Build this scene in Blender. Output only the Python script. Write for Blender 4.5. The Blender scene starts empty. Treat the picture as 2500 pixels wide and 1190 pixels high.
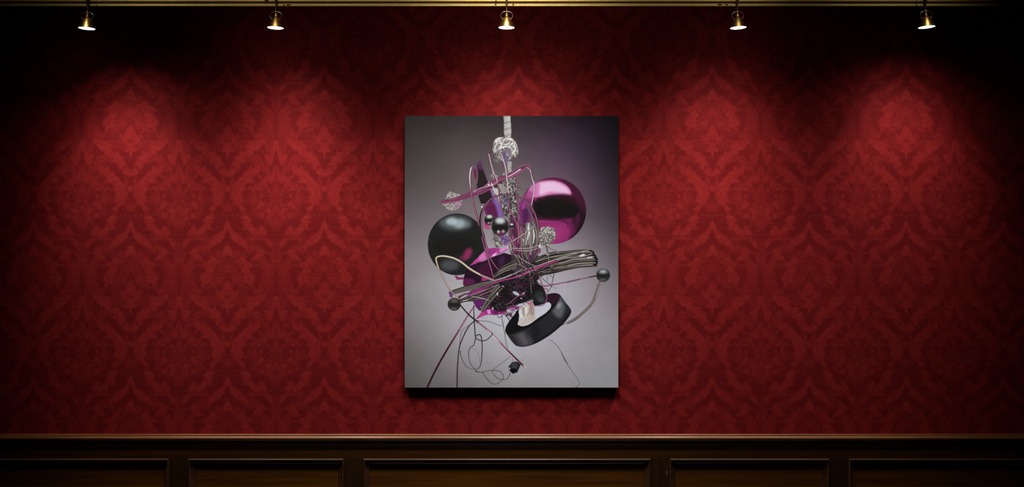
import bpy, bmesh, math, random
import numpy as np
from mathutils import Vector, Matrix

# ------------------------------------------------------------------ camera, world, lights, exposure
SC = bpy.context.scene
COL = SC.collection
PPM = 522.0                      # photo pixels per metre on the wall plane
CAMZ = 1.845
DIST = 35.0 / 36.0 * 2500.0 / PPM
def PX(x, d=0.0): return (x - 1250.0) / PPM * (DIST - d) / DIST      # photo column -> metres at distance d in front of wall
def PZ(y, d=0.0): return CAMZ - (y - 595.0) / PPM * (DIST - d) / DIST

cam_data = bpy.data.cameras.new('camera')
cam_data.lens = 35.0
cam_data.sensor_width = 36.0
cam_data.clip_start = 0.05
cam = bpy.data.objects.new('camera', cam_data)
COL.objects.link(cam)
cam.location = (0.0, -DIST, CAMZ)
cam.rotation_euler = (math.radians(90), 0, 0)
SC.camera = cam
SC.view_settings.view_transform = 'Standard'
SC.view_settings.look = 'None'
SC.view_settings.gamma = 1.0
SC.view_settings.exposure = 0.65
SC.view_settings.use_curve_mapping = False

world = bpy.data.worlds.new('world')
SC.world = world
world.use_nodes = True
world.node_tree.nodes['Background'].inputs[0].default_value = (0.02, 0.014, 0.012, 1)
world.node_tree.nodes['Background'].inputs[1].default_value = 0.25

WARM = (1.0, 0.95, 0.88)
LAMP_D = 0.46                    # the lamps hang this far in front of the wall
LAMP_X = [213.5, 673.5, 1237.0, 1800.5, 2260.0]
LAMP_Y = [69.0, 67.5, 67.5, 67.5, 65.5]
def spot(name, loc, target, power, angle, blend, size=0.02, color=WARM, parent=None):
    l = bpy.data.lights.new(name, 'SPOT')
    l.energy = power; l.spot_size = math.radians(angle); l.spot_blend = blend
    l.shadow_soft_size = size; l.color = color
    o = bpy.data.objects.new(name, l)
    COL.objects.link(o)
    o.location = loc
    d = Vector(target) - Vector(loc)
    o.rotation_euler = d.to_track_quat('-Z', 'Y').to_euler()
    return o
# each picture lamp: where on the wall its pool stands, and its beams (aimed photo row, full angle, power); row None = straight down
POOL = [(318, [(380, 85, 2.5), (480, 65, 14.2), (620, 65, 1.5), (None, 140, 3.1)]),
        (700, [(480, 85, 4.7), (480, 105, 4.2), (620, 75, 12.8), (None, 70, 15.8)]),
        (1245, [(620, 105, 5.9), (620, 125, 4.6)]),
        (1742, [(480, 85, 3.4), (480, 115, 3.6), (620, 85, 8.0), (620, 105, 3.2), (None, 70, 19.4)]),
        (2205, [(380, 65, 5.7), (380, 95, 2.4), (480, 65, 7.1), (None, 150, 1.3)])]
for (lx, ly, (px, beams)) in zip(LAMP_X, LAMP_Y, POOL):
    x0, z0 = PX(lx, LAMP_D), PZ(ly + 6, LAMP_D)
    for row, ang, pw in beams:
        if row is None: spot('lamp_spill', (x0, -LAMP_D, z0), (x0 * 0.97, -0.12, z0 - 1.6), pw, ang, 1.0, 0.015)
        else: spot('lamp_beam', (x0, -LAMP_D, z0), (PX(px), 0.0, PZ(row)), pw, ang, 1.0, 0.02)
# added fill spots, out of frame above, no fixtures; they brighten the lower wall
for x, z, ang, p in ((-1.55, 1.6, 36, 62), (-0.8, 1.5, 50, 18.5), (-0.8, 1.1, 70, 7), (0, 1.5, 50, 109), (0, 1.1, 70, 31.5), (0.8, 1.5, 50, 11), (0.8, 1.5, 70, 4), (1.6, 1.55, 35, 42)):
    spot('added_fill_spot', (x, -1.35, 3.6), (x, 0.0, z), p, ang, 1.0, 0.30)
for x, p in ((-2.0, 1.3), (-1.12, 5.0), (0.98, 4.5), (1.75, 1.0)):          # narrow ones added to brighten the brass rail
    spot('added_fill_spot', (x, -1.35, 3.6), (x, -0.43, 2.87), p, 24, 1.0, 0.12)
spot('added_fill_spot', (0, -1.6, 3.75), (0, 0, 2.5), 12.0, 100, 1.0, 0.30)  # wide fill, added to lift the upper middle of the wall

# ------------------------------------------------------------------ helpers
def link(name, me, mat=None, parent=None, smooth=False):
    o = bpy.data.objects.new(name, me)
    COL.objects.link(o)
    if mat: me.materials.append(mat)
    if parent: o.parent = parent
    if smooth and len(me.polygons): me.polygons.foreach_set('use_smooth', [True] * len(me.polygons))
    return o
def from_bm(name, bm, mat, parent=None, smooth=False):
    bmesh.ops.recalc_face_normals(bm, faces=bm.faces)
    me = bpy.data.meshes.new(name); bm.to_mesh(me); bm.free()
    return link(name, me, mat, parent, smooth)
def tag(o, label=None, cat=None, group=None, kind=None):
    if label: o['label'] = label
    if cat: o['category'] = cat
    if group: o['group'] = group
    if kind: o['kind'] = kind
    return o
def box(bm, x0, x1, y0, y1, z0, z1):
    v = [bm.verts.new(p) for p in ((x0,y0,z0),(x1,y0,z0),(x1,y1,z0),(x0,y1,z0),(x0,y0,z1),(x1,y0,z1),(x1,y1,z1),(x0,y1,z1))]
    for f in ((0,1,2,3),(4,7,6,5),(0,4,5,1),(1,5,6,2),(2,6,7,3),(3,7,4,0)): bm.faces.new([v[i] for i in f])
def lathe(bm, prof, seg=40, cx=0, cy=0, cz=0, cap0=False, cap1=False):
    rings = []
    for r, z in prof:
        rings.append([bm.verts.new((cx + r*math.cos(2*math.pi*k/seg), cy + r*math.sin(2*math.pi*k/seg), cz + z)) for k in range(seg)])
    for a, b in zip(rings, rings[1:]):
        for k in range(seg): bm.faces.new((a[k], a[(k+1) % seg], b[(k+1) % seg], b[k]))
    if cap0: bm.faces.new(rings[0])
    if cap1: bm.faces.new(rings[-1])
def tube(bm, pts, r, seg=10):
    pts = [Vector(p) for p in pts]
    rings = []
    up = Vector((0, 1, 0))
    for i, p in enumerate(pts):
        t = (pts[min(i+1, len(pts)-1)] - pts[max(i-1, 0)]).normalized()
        a = t.cross(up)
        if a.length < 1e-4: a = t.cross(Vector((1, 0, 0)))
        a.normalize(); b = t.cross(a).normalized()
        rr = r[i] if isinstance(r, (list, tuple)) else r
        rings.append([bm.verts.new(p + rr*(math.cos(2*math.pi*k/seg)*a + math.sin(2*math.pi*k/seg)*b)) for k in range(seg)])
    for a, b in zip(rings, rings[1:]):
        for k in range(seg): bm.faces.new((a[k], a[(k+1) % seg], b[(k+1) % seg], b[k]))
    bm.faces.new(rings[0]); bm.faces.new(rings[-1])
def extrude_x(bm, prof, x0, x1):
    """closed profile of (y, z) points drawn out along X"""
    a = [bm.verts.new((x0, y, z)) for y, z in prof]; b = [bm.verts.new((x1, y, z)) for y, z in prof]
    n = len(prof)
    for k in range(n): bm.faces.new((a[k], a[(k+1) % n], b[(k+1) % n], b[k]))
    bm.faces.new(a); bm.faces.new(b)
def catmull(P, n=8):
    P = np.asarray(P, float)
    if len(P) < 3: return np.vstack([P[0] + (P[-1]-P[0])*t for t in np.linspace(0, 1, n+1)])
    Q = np.vstack([2*P[0]-P[1], P, 2*P[-1]-P[-2]])
    out = []
    for i in range(1, len(Q)-2):
        p0, p1, p2, p3 = Q[i-1], Q[i], Q[i+1], Q[i+2]
        for t in np.arange(n)/n:
            out.append(.5*((2*p1) + (-p0+p2)*t + (2*p0-5*p1+4*p2-p3)*t*t + (-p0+3*p1-3*p2+p3)*t**3))
    out.append(P[-1])
    return np.array(out)

# ------------------------------------------------------------------ materials
def new_mat(name):
    m = bpy.data.materials.new(name); m.use_nodes = True
    return m, m.node_tree.nodes, m.node_tree.links, m.node_tree.nodes['Principled BSDF']
def plain(name, col, rough=0.5, metal=0.0, bump=0.0, scale=60.0, var=0.1):
    m, N, L, b = new_mat(name)
    tc = N.new('ShaderNodeTexCoord'); nz = N.new('ShaderNodeTexNoise'); nz.inputs['Scale'].default_value = scale
    L.new(tc.outputs['Object'], nz.inputs['Vector'])
    rp = N.new('ShaderNodeMix'); rp.data_type = 'RGBA'
    rp.inputs[6].default_value = tuple(c*(1-var) for c in col) + (1,); rp.inputs[7].default_value = tuple(min(1, c*(1+var)) for c in col) + (1,)
    L.new(nz.outputs['Fac'], rp.inputs[0]); L.new(rp.outputs[2], b.inputs['Base Color'])
    b.inputs['Roughness'].default_value = rough; b.inputs['Metallic'].default_value = metal
    if bump:
        bp = N.new('ShaderNodeBump'); bp.inputs['Strength'].default_value = bump; bp.inputs['Distance'].default_value = 0.002
        L.new(nz.outputs['Fac'], bp.inputs['Height']); L.new(bp.outputs[0], b.inputs['Normal'])
    return m
def wood(name, dark, light, rough=0.32, axis='X', coat=0.3):
    m, N, L, b = new_mat(name)
    tc = N.new('ShaderNodeTexCoord'); mp = N.new('ShaderNodeMapping')
    mp.inputs['Scale'].default_value = (1.2, 14, 26) if axis == 'X' else (26, 14, 1.2)
    L.new(tc.outputs['Object'], mp.inputs['Vector'])
    nz = N.new('ShaderNodeTexNoise'); nz.inputs['Scale'].default_value = 2.2; nz.inputs['Detail'].default_value = 7; nz.inputs['Distortion'].default_value = 0.7
    L.new(mp.outputs[0], nz.inputs['Vector'])
    cr = N.new('ShaderNodeValToRGB'); cr.color_ramp.elements[0].position = 0.3; cr.color_ramp.elements[1].position = 0.72
    cr.color_ramp.elements[0].color = dark + (1,); cr.color_ramp.elements[1].color = light + (1,)
    L.new(nz.outputs['Fac'], cr.inputs[0]); L.new(cr.outputs[0], b.inputs['Base Color'])
    b.inputs['Roughness'].default_value = rough
    b.inputs['Coat Weight'].default_value = coat; b.inputs['Coat Roughness'].default_value = 0.25
    bp = N.new('ShaderNodeBump'); bp.inputs['Strength'].default_value = 0.12; bp.inputs['Distance'].default_value = 0.001
    L.new(nz.outputs['Fac'], bp.inputs['Height']); L.new(bp.outputs[0], b.inputs['Normal'])
    return m
WOOD_RAIL = wood('varnished_walnut_rail', (0.17, 0.055, 0.016), (0.31, 0.118, 0.042), 0.30, 'X', 0.9)
WOOD_M = wood('varnished_walnut_moulding', (0.06, 0.024, 0.011), (0.095, 0.04, 0.019), 0.22, 'X', 1.0)
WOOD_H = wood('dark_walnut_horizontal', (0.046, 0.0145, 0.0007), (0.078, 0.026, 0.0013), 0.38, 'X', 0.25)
WOOD_V = wood('dark_walnut_vertical_and_shade', (0.018, 0.006, 0.0006), (0.032, 0.012, 0.0011), 0.38, 'Z', 0.25)
WOOD_P = wood('dark_walnut_panel', (0.074, 0.022, 0.0006), (0.15, 0.050, 0.0018), 0.42, 'X', 0.2)
BRASS = plain('aged_brass', (0.64, 0.37, 0.11), 0.33, 1.0, 0.15, 90, 0.12)
BRASS_RAIL = plain('satin_brass_rail', (0.50, 0.34, 0.11), 0.50, 0.55, 0.1, 50, 0.08)
BRASS_PALE = plain('pale_brass_wire', (0.66, 0.56, 0.40), 0.3, 1.0, 0, 90, 0.1)
BRASS_DARK = plain('tarnished_brass', (0.07, 0.035, 0.01), 0.45, 0.9, 0, 90, 0.2)
def emit_mat(name, col, s):
    m, N, L, b = new_mat(name)
    b.inputs['Base Color'].default_value = col + (1,); b.inputs['Emission Color'].default_value = col + (1,); b.inputs['Emission Strength'].default_value = s
    return m
GLOW = emit_mat('frosted_lamp_glass', (1.0, 0.93, 0.80), 6.0)
REFLECT = plain('white_enamel_reflector', (0.8, 0.76, 0.68), 0.4, 0.0, 0, 20, 0.03)
def attr_mat(name, attr, rough, spec, bump=None):
    m, N, L, b = new_mat(name)
    at = N.new('ShaderNodeAttribute'); at.attribute_name = attr
    L.new(at.outputs['Color'], b.inputs['Base Color'])
    b.inputs['Roughness'].default_value = rough; b.inputs['Specular IOR Level'].default_value = spec
    if bump:
        tc = N.new('ShaderNodeTexCoord'); nz = N.new('ShaderNodeTexNoise'); nz.inputs['Scale'].default_value = bump[0]
        L.new(tc.outputs['Object'], nz.inputs['Vector'])
        bp = N.new('ShaderNodeBump'); bp.inputs['Strength'].default_value = bump[1]; bp.inputs['Distance'].default_value = 0.0005
        L.new(nz.outputs['Fac'], bp.inputs['Height']); L.new(bp.outputs[0], b.inputs['Normal'])
    return m
def grid_mesh(name, xs, zs, y, colors, attr):
    """a flat grid facing -Y; colors[row(z), col(x), 3] become a colour attribute"""
    nx, nz = len(xs), len(zs)
    X, Z = np.meshgrid(xs, zs)
    co = np.empty((nx*nz, 3), np.float32); co[:, 0] = X.ravel(); co[:, 1] = y; co[:, 2] = Z.ravel()
    i = np.arange(nx*nz, dtype=np.int32).reshape(nz, nx)
    q = np.stack([i[:-1, :-1], i[1:, :-1], i[1:, 1:], i[:-1, 1:]], -1).reshape(-1, 4)   # rows run downward
    me = bpy.data.meshes.new(name)
    me.vertices.add(nx*nz); me.vertices.foreach_set('co', co.ravel())
    me.loops.add(q.size); me.loops.foreach_set('vertex_index', q.ravel())
    me.polygons.add(len(q)); me.polygons.foreach_set('loop_start', np.arange(0, q.size, 4, dtype=np.int32))
    me.update(calc_edges=True)
    a = me.color_attributes.new(attr, 'FLOAT_COLOR', 'POINT')
    c = np.ones((nx*nz, 4), np.float32); c[:, :3] = colors.reshape(-1, 3)
    a.data.foreach_set('color', c.ravel())
    return me
def lin(c):
    c = np.asarray(c, float)/255.0
    return np.where(c <= 0.04045, c/12.92, ((c+0.055)/1.055)**2.4)

# ------------------------------------------------------------------ a small drawing kit (distance-field polygons and strokes)
class Paint:
    """rows run downward; (x, y) are units of the drawing, S samples per unit"""
    def __init__(s, x0, y0, w, h, S, ch):
        s.x0, s.y0, s.S = x0, y0, S
        s.nx, s.ny = int(round(w*S)) + 1, int(round(h*S)) + 1
        s.buf = np.zeros((s.ny, s.nx, ch))
        s.clip = None
    def region(s, lo, hi):
        a = max(0, int((lo[0]-s.x0)*s.S)); b = min(s.nx, int((hi[0]-s.x0)*s.S) + 2)
        c = max(0, int((lo[1]-s.y0)*s.S)); d = min(s.ny, int((hi[1]-s.y0)*s.S) + 2)
        if b <= a or d <= c: return None
        X, Y = np.meshgrid(s.x0 + np.arange(a, b)/s.S, s.y0 + np.arange(c, d)/s.S)
        return (slice(c, d), slice(a, b)), X, Y
    def blend(s, sl, A, col):
        if s.clip is not None: A = A*s.clip[sl]
        A = A[..., None]
        s.buf[sl] = s.buf[sl]*(1-A) + np.asarray(col, float)*A
    def sdf(s, P, X, Y):
        P = np.asarray(P, float); d2 = np.full(X.shape, 1e18); ins = np.zeros(X.shape, bool)
        for (ax, ay), (bx, by) in zip(P, np.roll(P, -1, 0)):
            ex, ey = bx-ax, by-ay; L = ex*ex+ey*ey
            if L < 1e-12: continue
            t = np.clip(((X-ax)*ex+(Y-ay)*ey)/L, 0, 1)
            d2 = np.minimum(d2, (X-ax-t*ex)**2+(Y-ay-t*ey)**2)
            c = ((ay > Y) != (by > Y))
            if ay != by: ins ^= c & (X < (bx-ax)*(Y-ay)/(by-ay)+ax)
        d = np.sqrt(d2)
        return np.where(ins, -d, d)
    def cover(s, P, soft=0.0):
        P = np.asarray(P, float); m = soft + 1.5
        r = s.region(P.min(0)-m, P.max(0)+m)
        if r is None: return None
        sl, X, Y = r
        d = s.sdf(P, X, Y)
        w = max(0.5/s.S, soft)
        a = np.clip(0.5 - d/(2*w), 0, 1)
        return sl, X, Y, a*a*(3-2*a) if soft else a, d
    def poly(s, P, col, soft=0.0, alpha=1.0, smooth=0):
        if smooth or soft >= 2:
            smooth = smooth or 4
            Q = np.vstack([P, P[:1]]) if not isinstance(P, list) else np.array(P + P[:1], float)
            P = catmull(Q, smooth)
        r = s.cover(P, soft)
        if r is None: return
        sl, X, Y, a, d = r
        s.blend(sl, a*alpha, col(X, Y) if callable(col) else col)
    def ell(s, cx, cy, rx, ry, col, soft=0.0, alpha=1.0, rot=0.0):
        t = np.linspace(0, 2*np.pi, 41)[:-1]; c, n = math.cos(rot), math.sin(rot)
        s.poly(np.stack([cx+rx*np.cos(t)*c-ry*np.sin(t)*n, cy+rx*np.cos(t)*n+ry*np.sin(t)*c], 1), col, soft, alpha)
    def mask(s, P):
        m = np.zeros((s.ny, s.nx)); r = s.cover(P)
        if r: m[r[0]] = r[3]
        return m
    def stroke(s, P, w, col, hi=None, off=0.25, edge=None, alpha=1.0, n=7, hw=0.35):
        """tapering line: w width or list of widths; hi = light line along it (colour), edge = colour at its rims"""
        C = catmull(P, n); W = np.interp(np.linspace(0, 1, len(C)), np.linspace(0, 1, len(np.atleast_1d(w))), np.atleast_1d(w))/2
        m = W.max() + 1.5
        r = s.region(C.min(0)-m, C.max(0)+m)
        if r is None: return
        sl, X, Y = r
        D = np.full(X.shape, 1e9); R = np.zeros(X.shape); G = np.zeros(X.shape)
        for i in range(len(C)-1):
            a, b = C[i], C[i+1]
            lo = np.minimum(a, b)-m; hh = np.maximum(a, b)+m
            gx0, gx1 = np.searchsorted(X[0], [lo[0], hh[0]]); gy0, gy1 = np.searchsorted(Y[:, 0], [lo[1], hh[1]])
            if gx1 <= gx0 or gy1 <= gy0: continue
            q = (slice(gy0, gy1), slice(gx0, gx1)); x, y = X[q]-a[0], Y[q]-a[1]
            ex, ey = b-a; L = ex*ex+ey*ey
            if L < 1e-12: continue
            t = np.clip((x*ex+y*ey)/L, 0, 1); d = np.hypot(x-t*ex, y-t*ey); rr = W[i]+(W[i+1]-W[i])*t
            k = d-rr < D[q]
            D[q] = np.where(k, d-rr, D[q]); R[q] = np.where(k, rr, R[q]); G[q] = np.where(k, (x*ey-y*ex)/math.sqrt(L), G[q])
        A = np.clip(0.5 - D*s.S, 0, 1)*np.clip(R*2*s.S, 0.25, 1)
        c = np.broadcast_to(np.asarray(col, float), X.shape+(s.buf.shape[2],)).copy()
        u = G/np.maximum(R, 1e-6)
        if edge is not None:
            k = np.clip((np.abs(u)-0.45)/0.45, 0, 1)[..., None]; c = c*(1-k)+np.asarray(edge, float)*k
        if hi is not None:
            k = np.clip(1-np.abs(u-off)/hw, 0, 1)[..., None]; c = c*(1-k)+np.asarray(hi, float)*k
        s.blend(sl, A*alpha, c)
def smooth_noise(ny, nx, cell, rng):
    gy, gx = int(ny/cell)+3, int(nx/cell)+3
    g = rng.random((gy, gx))
    y = np.arange(ny)/cell; x = np.arange(nx)/cell
    iy, ix = y.astype(int), x.astype(int); fy, fx = y-iy, x-ix
    fy, fx = (fy*fy*(3-2*fy))[:, None], (fx*fx*(3-2*fx))[None]
    a, b, c, d = g[np.ix_(iy, ix)], g[np.ix_(iy, ix+1)], g[np.ix_(iy+1, ix)], g[np.ix_(iy+1, ix+1)]
    return (a*(1-fx)+b*fx)*(1-fy)+(c*(1-fx)+d*fx)*fy

# ------------------------------------------------------------------ the damask wallpaper: one mirrored half repeat, drawn as leaves on a ground
HALF_W, REP_H = 118.35, 380.7
TS = 2.0
T = Paint(-6, -6, HALF_W+12, REP_H+12, TS, 1)
T.buf[:] = 0.36
LT, MD, DK, HL = 1.0, 0.62, 0.0, 1.45
# three stretches of the repeat, each traced in its own enlarged frame (8.5 per unit, the mirror axis at 85)
R1 = dict(light=[
  [(60,80),(85,55),(120,55),(145,90),(130,125),(85,135),(30,135),(15,90)],
  [(180,30),(300,-10),(410,-5),(430,70),(440,110),(360,110),(320,150),(365,200),(430,260),(370,290),(430,340),(360,370),(350,430),(400,440),(455,500),(430,560),(380,600),(470,650),(520,640),(540,690),(610,740),(560,760),(540,800),(600,830),(640,900),(700,930),(760,920),(745,850),(770,835),(800,880),(840,855),(860,940),(920,1020),(850,1060),(760,1040),(700,1080),(620,1050),(560,990),(520,940),(470,950),(400,910),(440,880),(430,800),(360,770),(450,750),(340,680),(380,640),(390,560),(330,520),(340,470),(300,430),(250,430),(200,400),(190,350),(215,290),(150,250),(140,200),(170,150)],
  [(85,745),(105,770),(130,830),(150,900),(200,960),(240,1010),(320,1040),(370,1090),(380,1200),(250,1200),(160,1110),(140,1040),(110,970),(85,930),(40,940),(40,840)]],
 mid=[
  [(40,400),(85,360),(130,400),(165,470),(170,560),(85,560),(10,560)],
  [(1150,430),(1091,425),(1040,450),(1020,500),(970,560),(975,620),(1091,640),(1180,620)],
  [(770,320),(820,380),(810,470),(750,525),(690,490),(695,420),(720,360)],
  [(790,580),(850,640),(840,700),(780,710),(720,645)],
  [(1091,690),(1050,710),(960,760),(975,850),(1010,880),(1091,850),(1180,850),(1130,700)],
  [(840,490),(880,515),(850,550),(810,520)],
  [(1150,0),(1060,10),(1020,90),(980,130),(1091,150),(1190,130)],
  [(520,220),(600,190),(700,260),(720,330),(650,430),(640,480),(590,440),(560,350),(520,300)],
  [(560,1100),(700,1090),(900,1080),(960,1190),(760,1200),(600,1200)],
  [(880,740),(990,640),(1010,690),(960,740)],[(600,10),(760,-10),(800,80),(700,120),(640,80)]],
 dark=[
  [(430,120),(570,110),(590,150),(500,230),(470,280),(420,330),(450,420),(560,400),(600,500),(560,560),(620,640),(700,700),(850,720),(860,850),(870,960),(820,860),(770,830),(740,920),(640,870),(600,810),(560,790),(620,740),(560,690),(500,650),(450,590),(470,500),(430,430),(380,390),(440,340),(400,280),(440,250),(400,160)],
  [(85,150),(140,150),(135,230),(150,300),(180,350),(190,400),(110,400),(85,360),(-20,390),(-20,150)],
  [(230,440),(320,490),(360,560),(370,640),(330,680),(420,760),(340,780),(420,820),(390,900),(320,1020),(230,980),(150,830),(105,750),(85,700),(20,740),(-20,600),(85,570),(150,560),(170,520),(200,480)],
  [(85,945),(130,1000),(160,1100),(230,1200),(0,1200),(40,1000)],
  [(400,920),(520,960),(560,1040),(480,1100),(390,1120),(370,1060),(300,1020)],
  [(880,790),(970,860),(1010,900),(1091,900),(1091,1190),(1000,1130),(900,1100),(930,1020),(870,920)],
  [(900,560),(970,640),(950,680),(880,640)],[(820,200),(930,160),(1000,300),(960,420),(860,380)],[(700,130),(800,130),(760,260),(690,220)]],
 hl=[([(480,60),(560,85),(620,120),(590,170)],14),([(910,370),(990,410)],18),([(910,280),(975,315)],18),([(955,230),(1000,250)],14),([(650,572),(670,572)],22),([(280,600),(300,640)],20),([(160,650),(210,640)],24),([(85,640),(85,690)],20),([(560,590),(540,650)],18),([(340,165),(335,200)],24),([(415,60),(430,90)],22),([(640,210),(650,225)],26),([(740,265),(790,265)],16),([(940,1040),(965,1060)],22),([(880,1100),(910,1110)],22),([(225,1150),(240,1160)],26),([(160,1075),(180,1085)],22),([(1005,940),(1025,945)],22),([(490,1050),(540,1045)],18),([(940,115),(970,125)],18),([(745,105),(775,95)],16),([(240,470),(275,490)],12),([(85,770),(120,830)],10),([(1150,950),(1190,940)],16),([(850,330),(880,290)],14)])
R2 = dict(light=[
  [(85,130),(110,170),(150,220),(195,310),(200,420),(150,380),(85,350),(20,380),(10,220)],
  [(200,-10),(370,-10),(470,80),(540,180),(500,230),(440,210),(340,150),(260,90)],
  [(340,440),(400,400),(450,420),(480,480),(550,500),(590,590),(520,660),(600,740),(660,830),(640,890),(560,900),(620,1000),(600,1020),(520,940),(390,930),(430,850),(370,790),(450,770),(360,700),(370,650),(430,640),(390,540),(320,540),(260,540),(220,450),(300,470)],
  [(680,240),(760,190),(830,250),(880,300),(830,340),(800,420),(720,470),(580,460),(650,370),(700,330),(660,280)],
  [(870,70),(960,50),(1020,110),(1010,200),(970,220),(910,140)],
  [(85,900),(140,950),(165,1050),(200,1100),(220,1190),(85,1190),(-40,1190),(0,1000)]],
 mid=[
  [(230,280),(300,290),(350,350),(300,420),(250,440),(200,370)],
  [(800,420),(900,470),(1000,600),(1040,700),(1000,790),(900,820),(820,790),(770,760),(850,720),(830,660),(770,610),(740,540),(790,500)],
  [(960,800),(1010,870),(1020,930),(950,1020),(860,980),(800,910),(860,870)],
  [(800,910),(720,980),(710,1060),(760,1130),(800,1050),(820,980)],
  [(560,200),(640,150),(720,190),(660,240),(600,320),(560,280)],
  [(960,560),(1091,600),(1160,560),(1091,380),(1000,330),(1010,450)],
  [(85,560),(160,570),(190,640),(150,680),(85,660),(20,680),(0,600)],
  [(200,840),(240,800),(330,820),(400,870),(330,920),(200,940)],[(640,1060),(860,1080),(850,1190),(700,1190)]],
 dark=[
  [(440,340),(560,320),(620,360),(560,440),(530,490),(480,470),(450,410)],
  [(850,340),(930,320),(1000,420),(1050,560),(1040,640),(960,540),(860,400)],
  [(1091,640),(1060,640),(1045,720),(1050,780),(1000,840),(1050,860),(1050,950),(1060,1000),(1070,1190),(1120,1190),(1120,640)],
  [(540,660),(660,600),(760,600),(780,640),(840,700),(770,760),(780,900),(700,1000),(690,1080),(640,1030),(610,930),(660,870),(670,790)],
  [(160,500),(220,560),(190,590),(140,540)],
  [(300,640),(350,600),(360,760),(300,720)],
  [(85,700),(150,760),(150,900),(85,880),(0,900),(10,740)],
  [(430,950),(540,970),(540,1040),(460,1010)],
  [(640,40),(860,60),(920,160),(980,240),(1000,300),(890,290),(830,240),(760,170),(700,150),(600,140)],
  [(110,140),(150,110),(230,90),(340,180),(430,240),(400,300),(340,280),(240,270),(190,280),(150,200)],
  [(200,1000),(280,950),(280,1100),(220,1170),(190,1080)],
  [(300,1060),(480,1040),(640,1100),(640,1190),(380,1190)],
  [(85,380),(130,400),(110,480),(85,500),(50,480)],[(880,620),(960,660),(900,740),(870,680)],[(830,880),(920,900),(880,960)],[(640,500),(780,480),(740,540)],[(380,730),(450,770),(400,800)]],
 hl=[([(85,685),(140,705),(150,745)],14),([(330,975),(440,1000)],20),([(300,1010),(355,1035)],18),([(195,850),(240,805)],14),([(260,730),(330,770)],14),([(340,605),(385,575)],16),([(590,1070),(640,1120),(690,1155)],20),([(440,285),(490,250)],16),([(650,570),(700,575)],22),([(665,735),(700,725)],22),([(575,860),(580,910)],18),([(1000,825),(1050,825)],18),([(520,350),(545,320)],20),([(1130,250),(1170,275)],18),([(1015,260),(1035,230)],20),([(85,420),(85,450)],24),([(890,300),(950,335),(1000,395)],12),([(970,400),(1010,450),(1030,500)],12),([(1065,605),(1130,605)],14),([(170,520),(230,560)],14),([(770,600),(840,660),(850,720)],12),([(850,520),(940,560),(1030,680),(1000,780)],8)])
R3 = dict(light=[
  [(85,170),(150,160),(180,110),(170,10),(230,60),(290,90),(250,160),(200,190),(170,240),(205,330),(130,350),(105,390),(90,470),(80,470),(60,390),(20,350)],
  [(450,210),(560,130),(700,100),(860,60),(860,170),(790,210),(720,300),(680,330),(640,290),(620,370),(540,420),(520,470),(430,470),(440,560),(350,560),(350,620),(310,710),(230,650),(160,600),(230,560),(220,460),(330,400),(330,310),(380,350),(470,330)],
  [(85,760),(110,720),(160,680),(230,710),(240,760),(210,830),(85,845),(-30,830)],
  [(520,680),(570,640),(630,670),(740,610),(770,680),(740,760),(690,810),(600,870),(600,930),(640,985),(520,980),(440,1030),(440,1120),(400,1200),(200,1200),(180,1100),(170,1040),(250,980),(330,900),(400,830),(430,770),(520,740)],
  [(85,1060),(140,1060),(140,1130),(85,1140),(40,1140),(20,1070)],
  [(1091,120),(1040,110),(1030,210),(1000,320),(950,400),(860,400),(860,480),(920,560),(1010,610),(1030,500),(1020,470),(1060,350),(1091,250),(1130,200)]],
 mid=[
  [(1091,660),(1040,700),(1010,800),(1000,950),(1060,960),(1091,800),(1150,950)],
  [(960,860),(1000,850),(980,950),(880,1000),(900,1080),(730,1060),(730,1020),(860,850)],
  [(180,860),(225,880),(160,1000),(130,1050),(150,960)],
  [(640,430),(720,430),(770,490),(720,580),(640,560),(560,540),(560,450)],[(600,640),(680,600),(640,660)],
  [(1091,1040),(1040,1080),(1060,1190),(1130,1190)],[(860,210),(960,230),(980,330),(900,380),(860,300)]],
 dark=[
  [(85,250),(110,280),(100,330),(85,345),(65,320),(60,280)],
  [(205,345),(320,260),(325,390),(225,440),(200,540),(140,640),(85,735),(20,640),(60,480),(85,500),(110,400),(130,370)],
  [(360,620),(440,575),(540,540),(640,580),(600,650),(560,640),(520,680),(520,730),(430,770),(380,860),(300,900),(240,960),(220,920),(220,840),(250,770),(300,720)],
  [(600,870),(700,820),(760,880),(860,950),(800,1010),(650,980)],
  [(450,1010),(540,990),(620,990),(640,1080),(520,1080),(440,1120)],
  [(740,300),(860,190),(870,300),(960,320),(980,330),(940,400),(860,400),(850,550),(820,560),(780,450),(740,420),(640,410),(640,350)],
  [(1091,320),(1050,400),(1040,540),(1000,640),(930,600),(960,700),(1000,780),(1040,700),(1091,650),(1140,600)],
  [(85,870),(160,870),(130,1000),(85,1045),(30,1000),(30,870)],
  [(900,1000),(1040,1000),(1020,1130),(920,1080)],
  [(730,760),(860,740),(880,850),(780,850)],[(380,330),(480,250),(470,310),(410,350)],[(500,1120),(600,1130),(600,1190),(480,1190)],[(180,190),(230,200),(200,240)],[(220,900),(300,900),(260,980)]],
 hl=[([(850,550),(812,590),(825,650)],14),([(880,640),(920,670),(940,715)],18),([(700,780),(740,850),(800,875)],12),([(1091,660),(1060,670),(1030,725)],12),([(720,440),(765,490)],14),([(470,500),(540,530)],14),([(385,275),(430,270)],26),([(670,515),(705,525)],24),([(530,675),(570,650)],18),([(900,190),(930,190)],18),([(940,795),(985,795)],18),([(975,310),(1010,300)],16),([(90,370),(88,460)],12),([(240,175),(330,160)],22),([(140,980),(170,940)],12),([(860,1000),(900,990)],16),([(270,460),(230,460)],14),([(560,1060),(620,1100),(600,1180)],12),([(745,1110),(790,1095)],16)])
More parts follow.
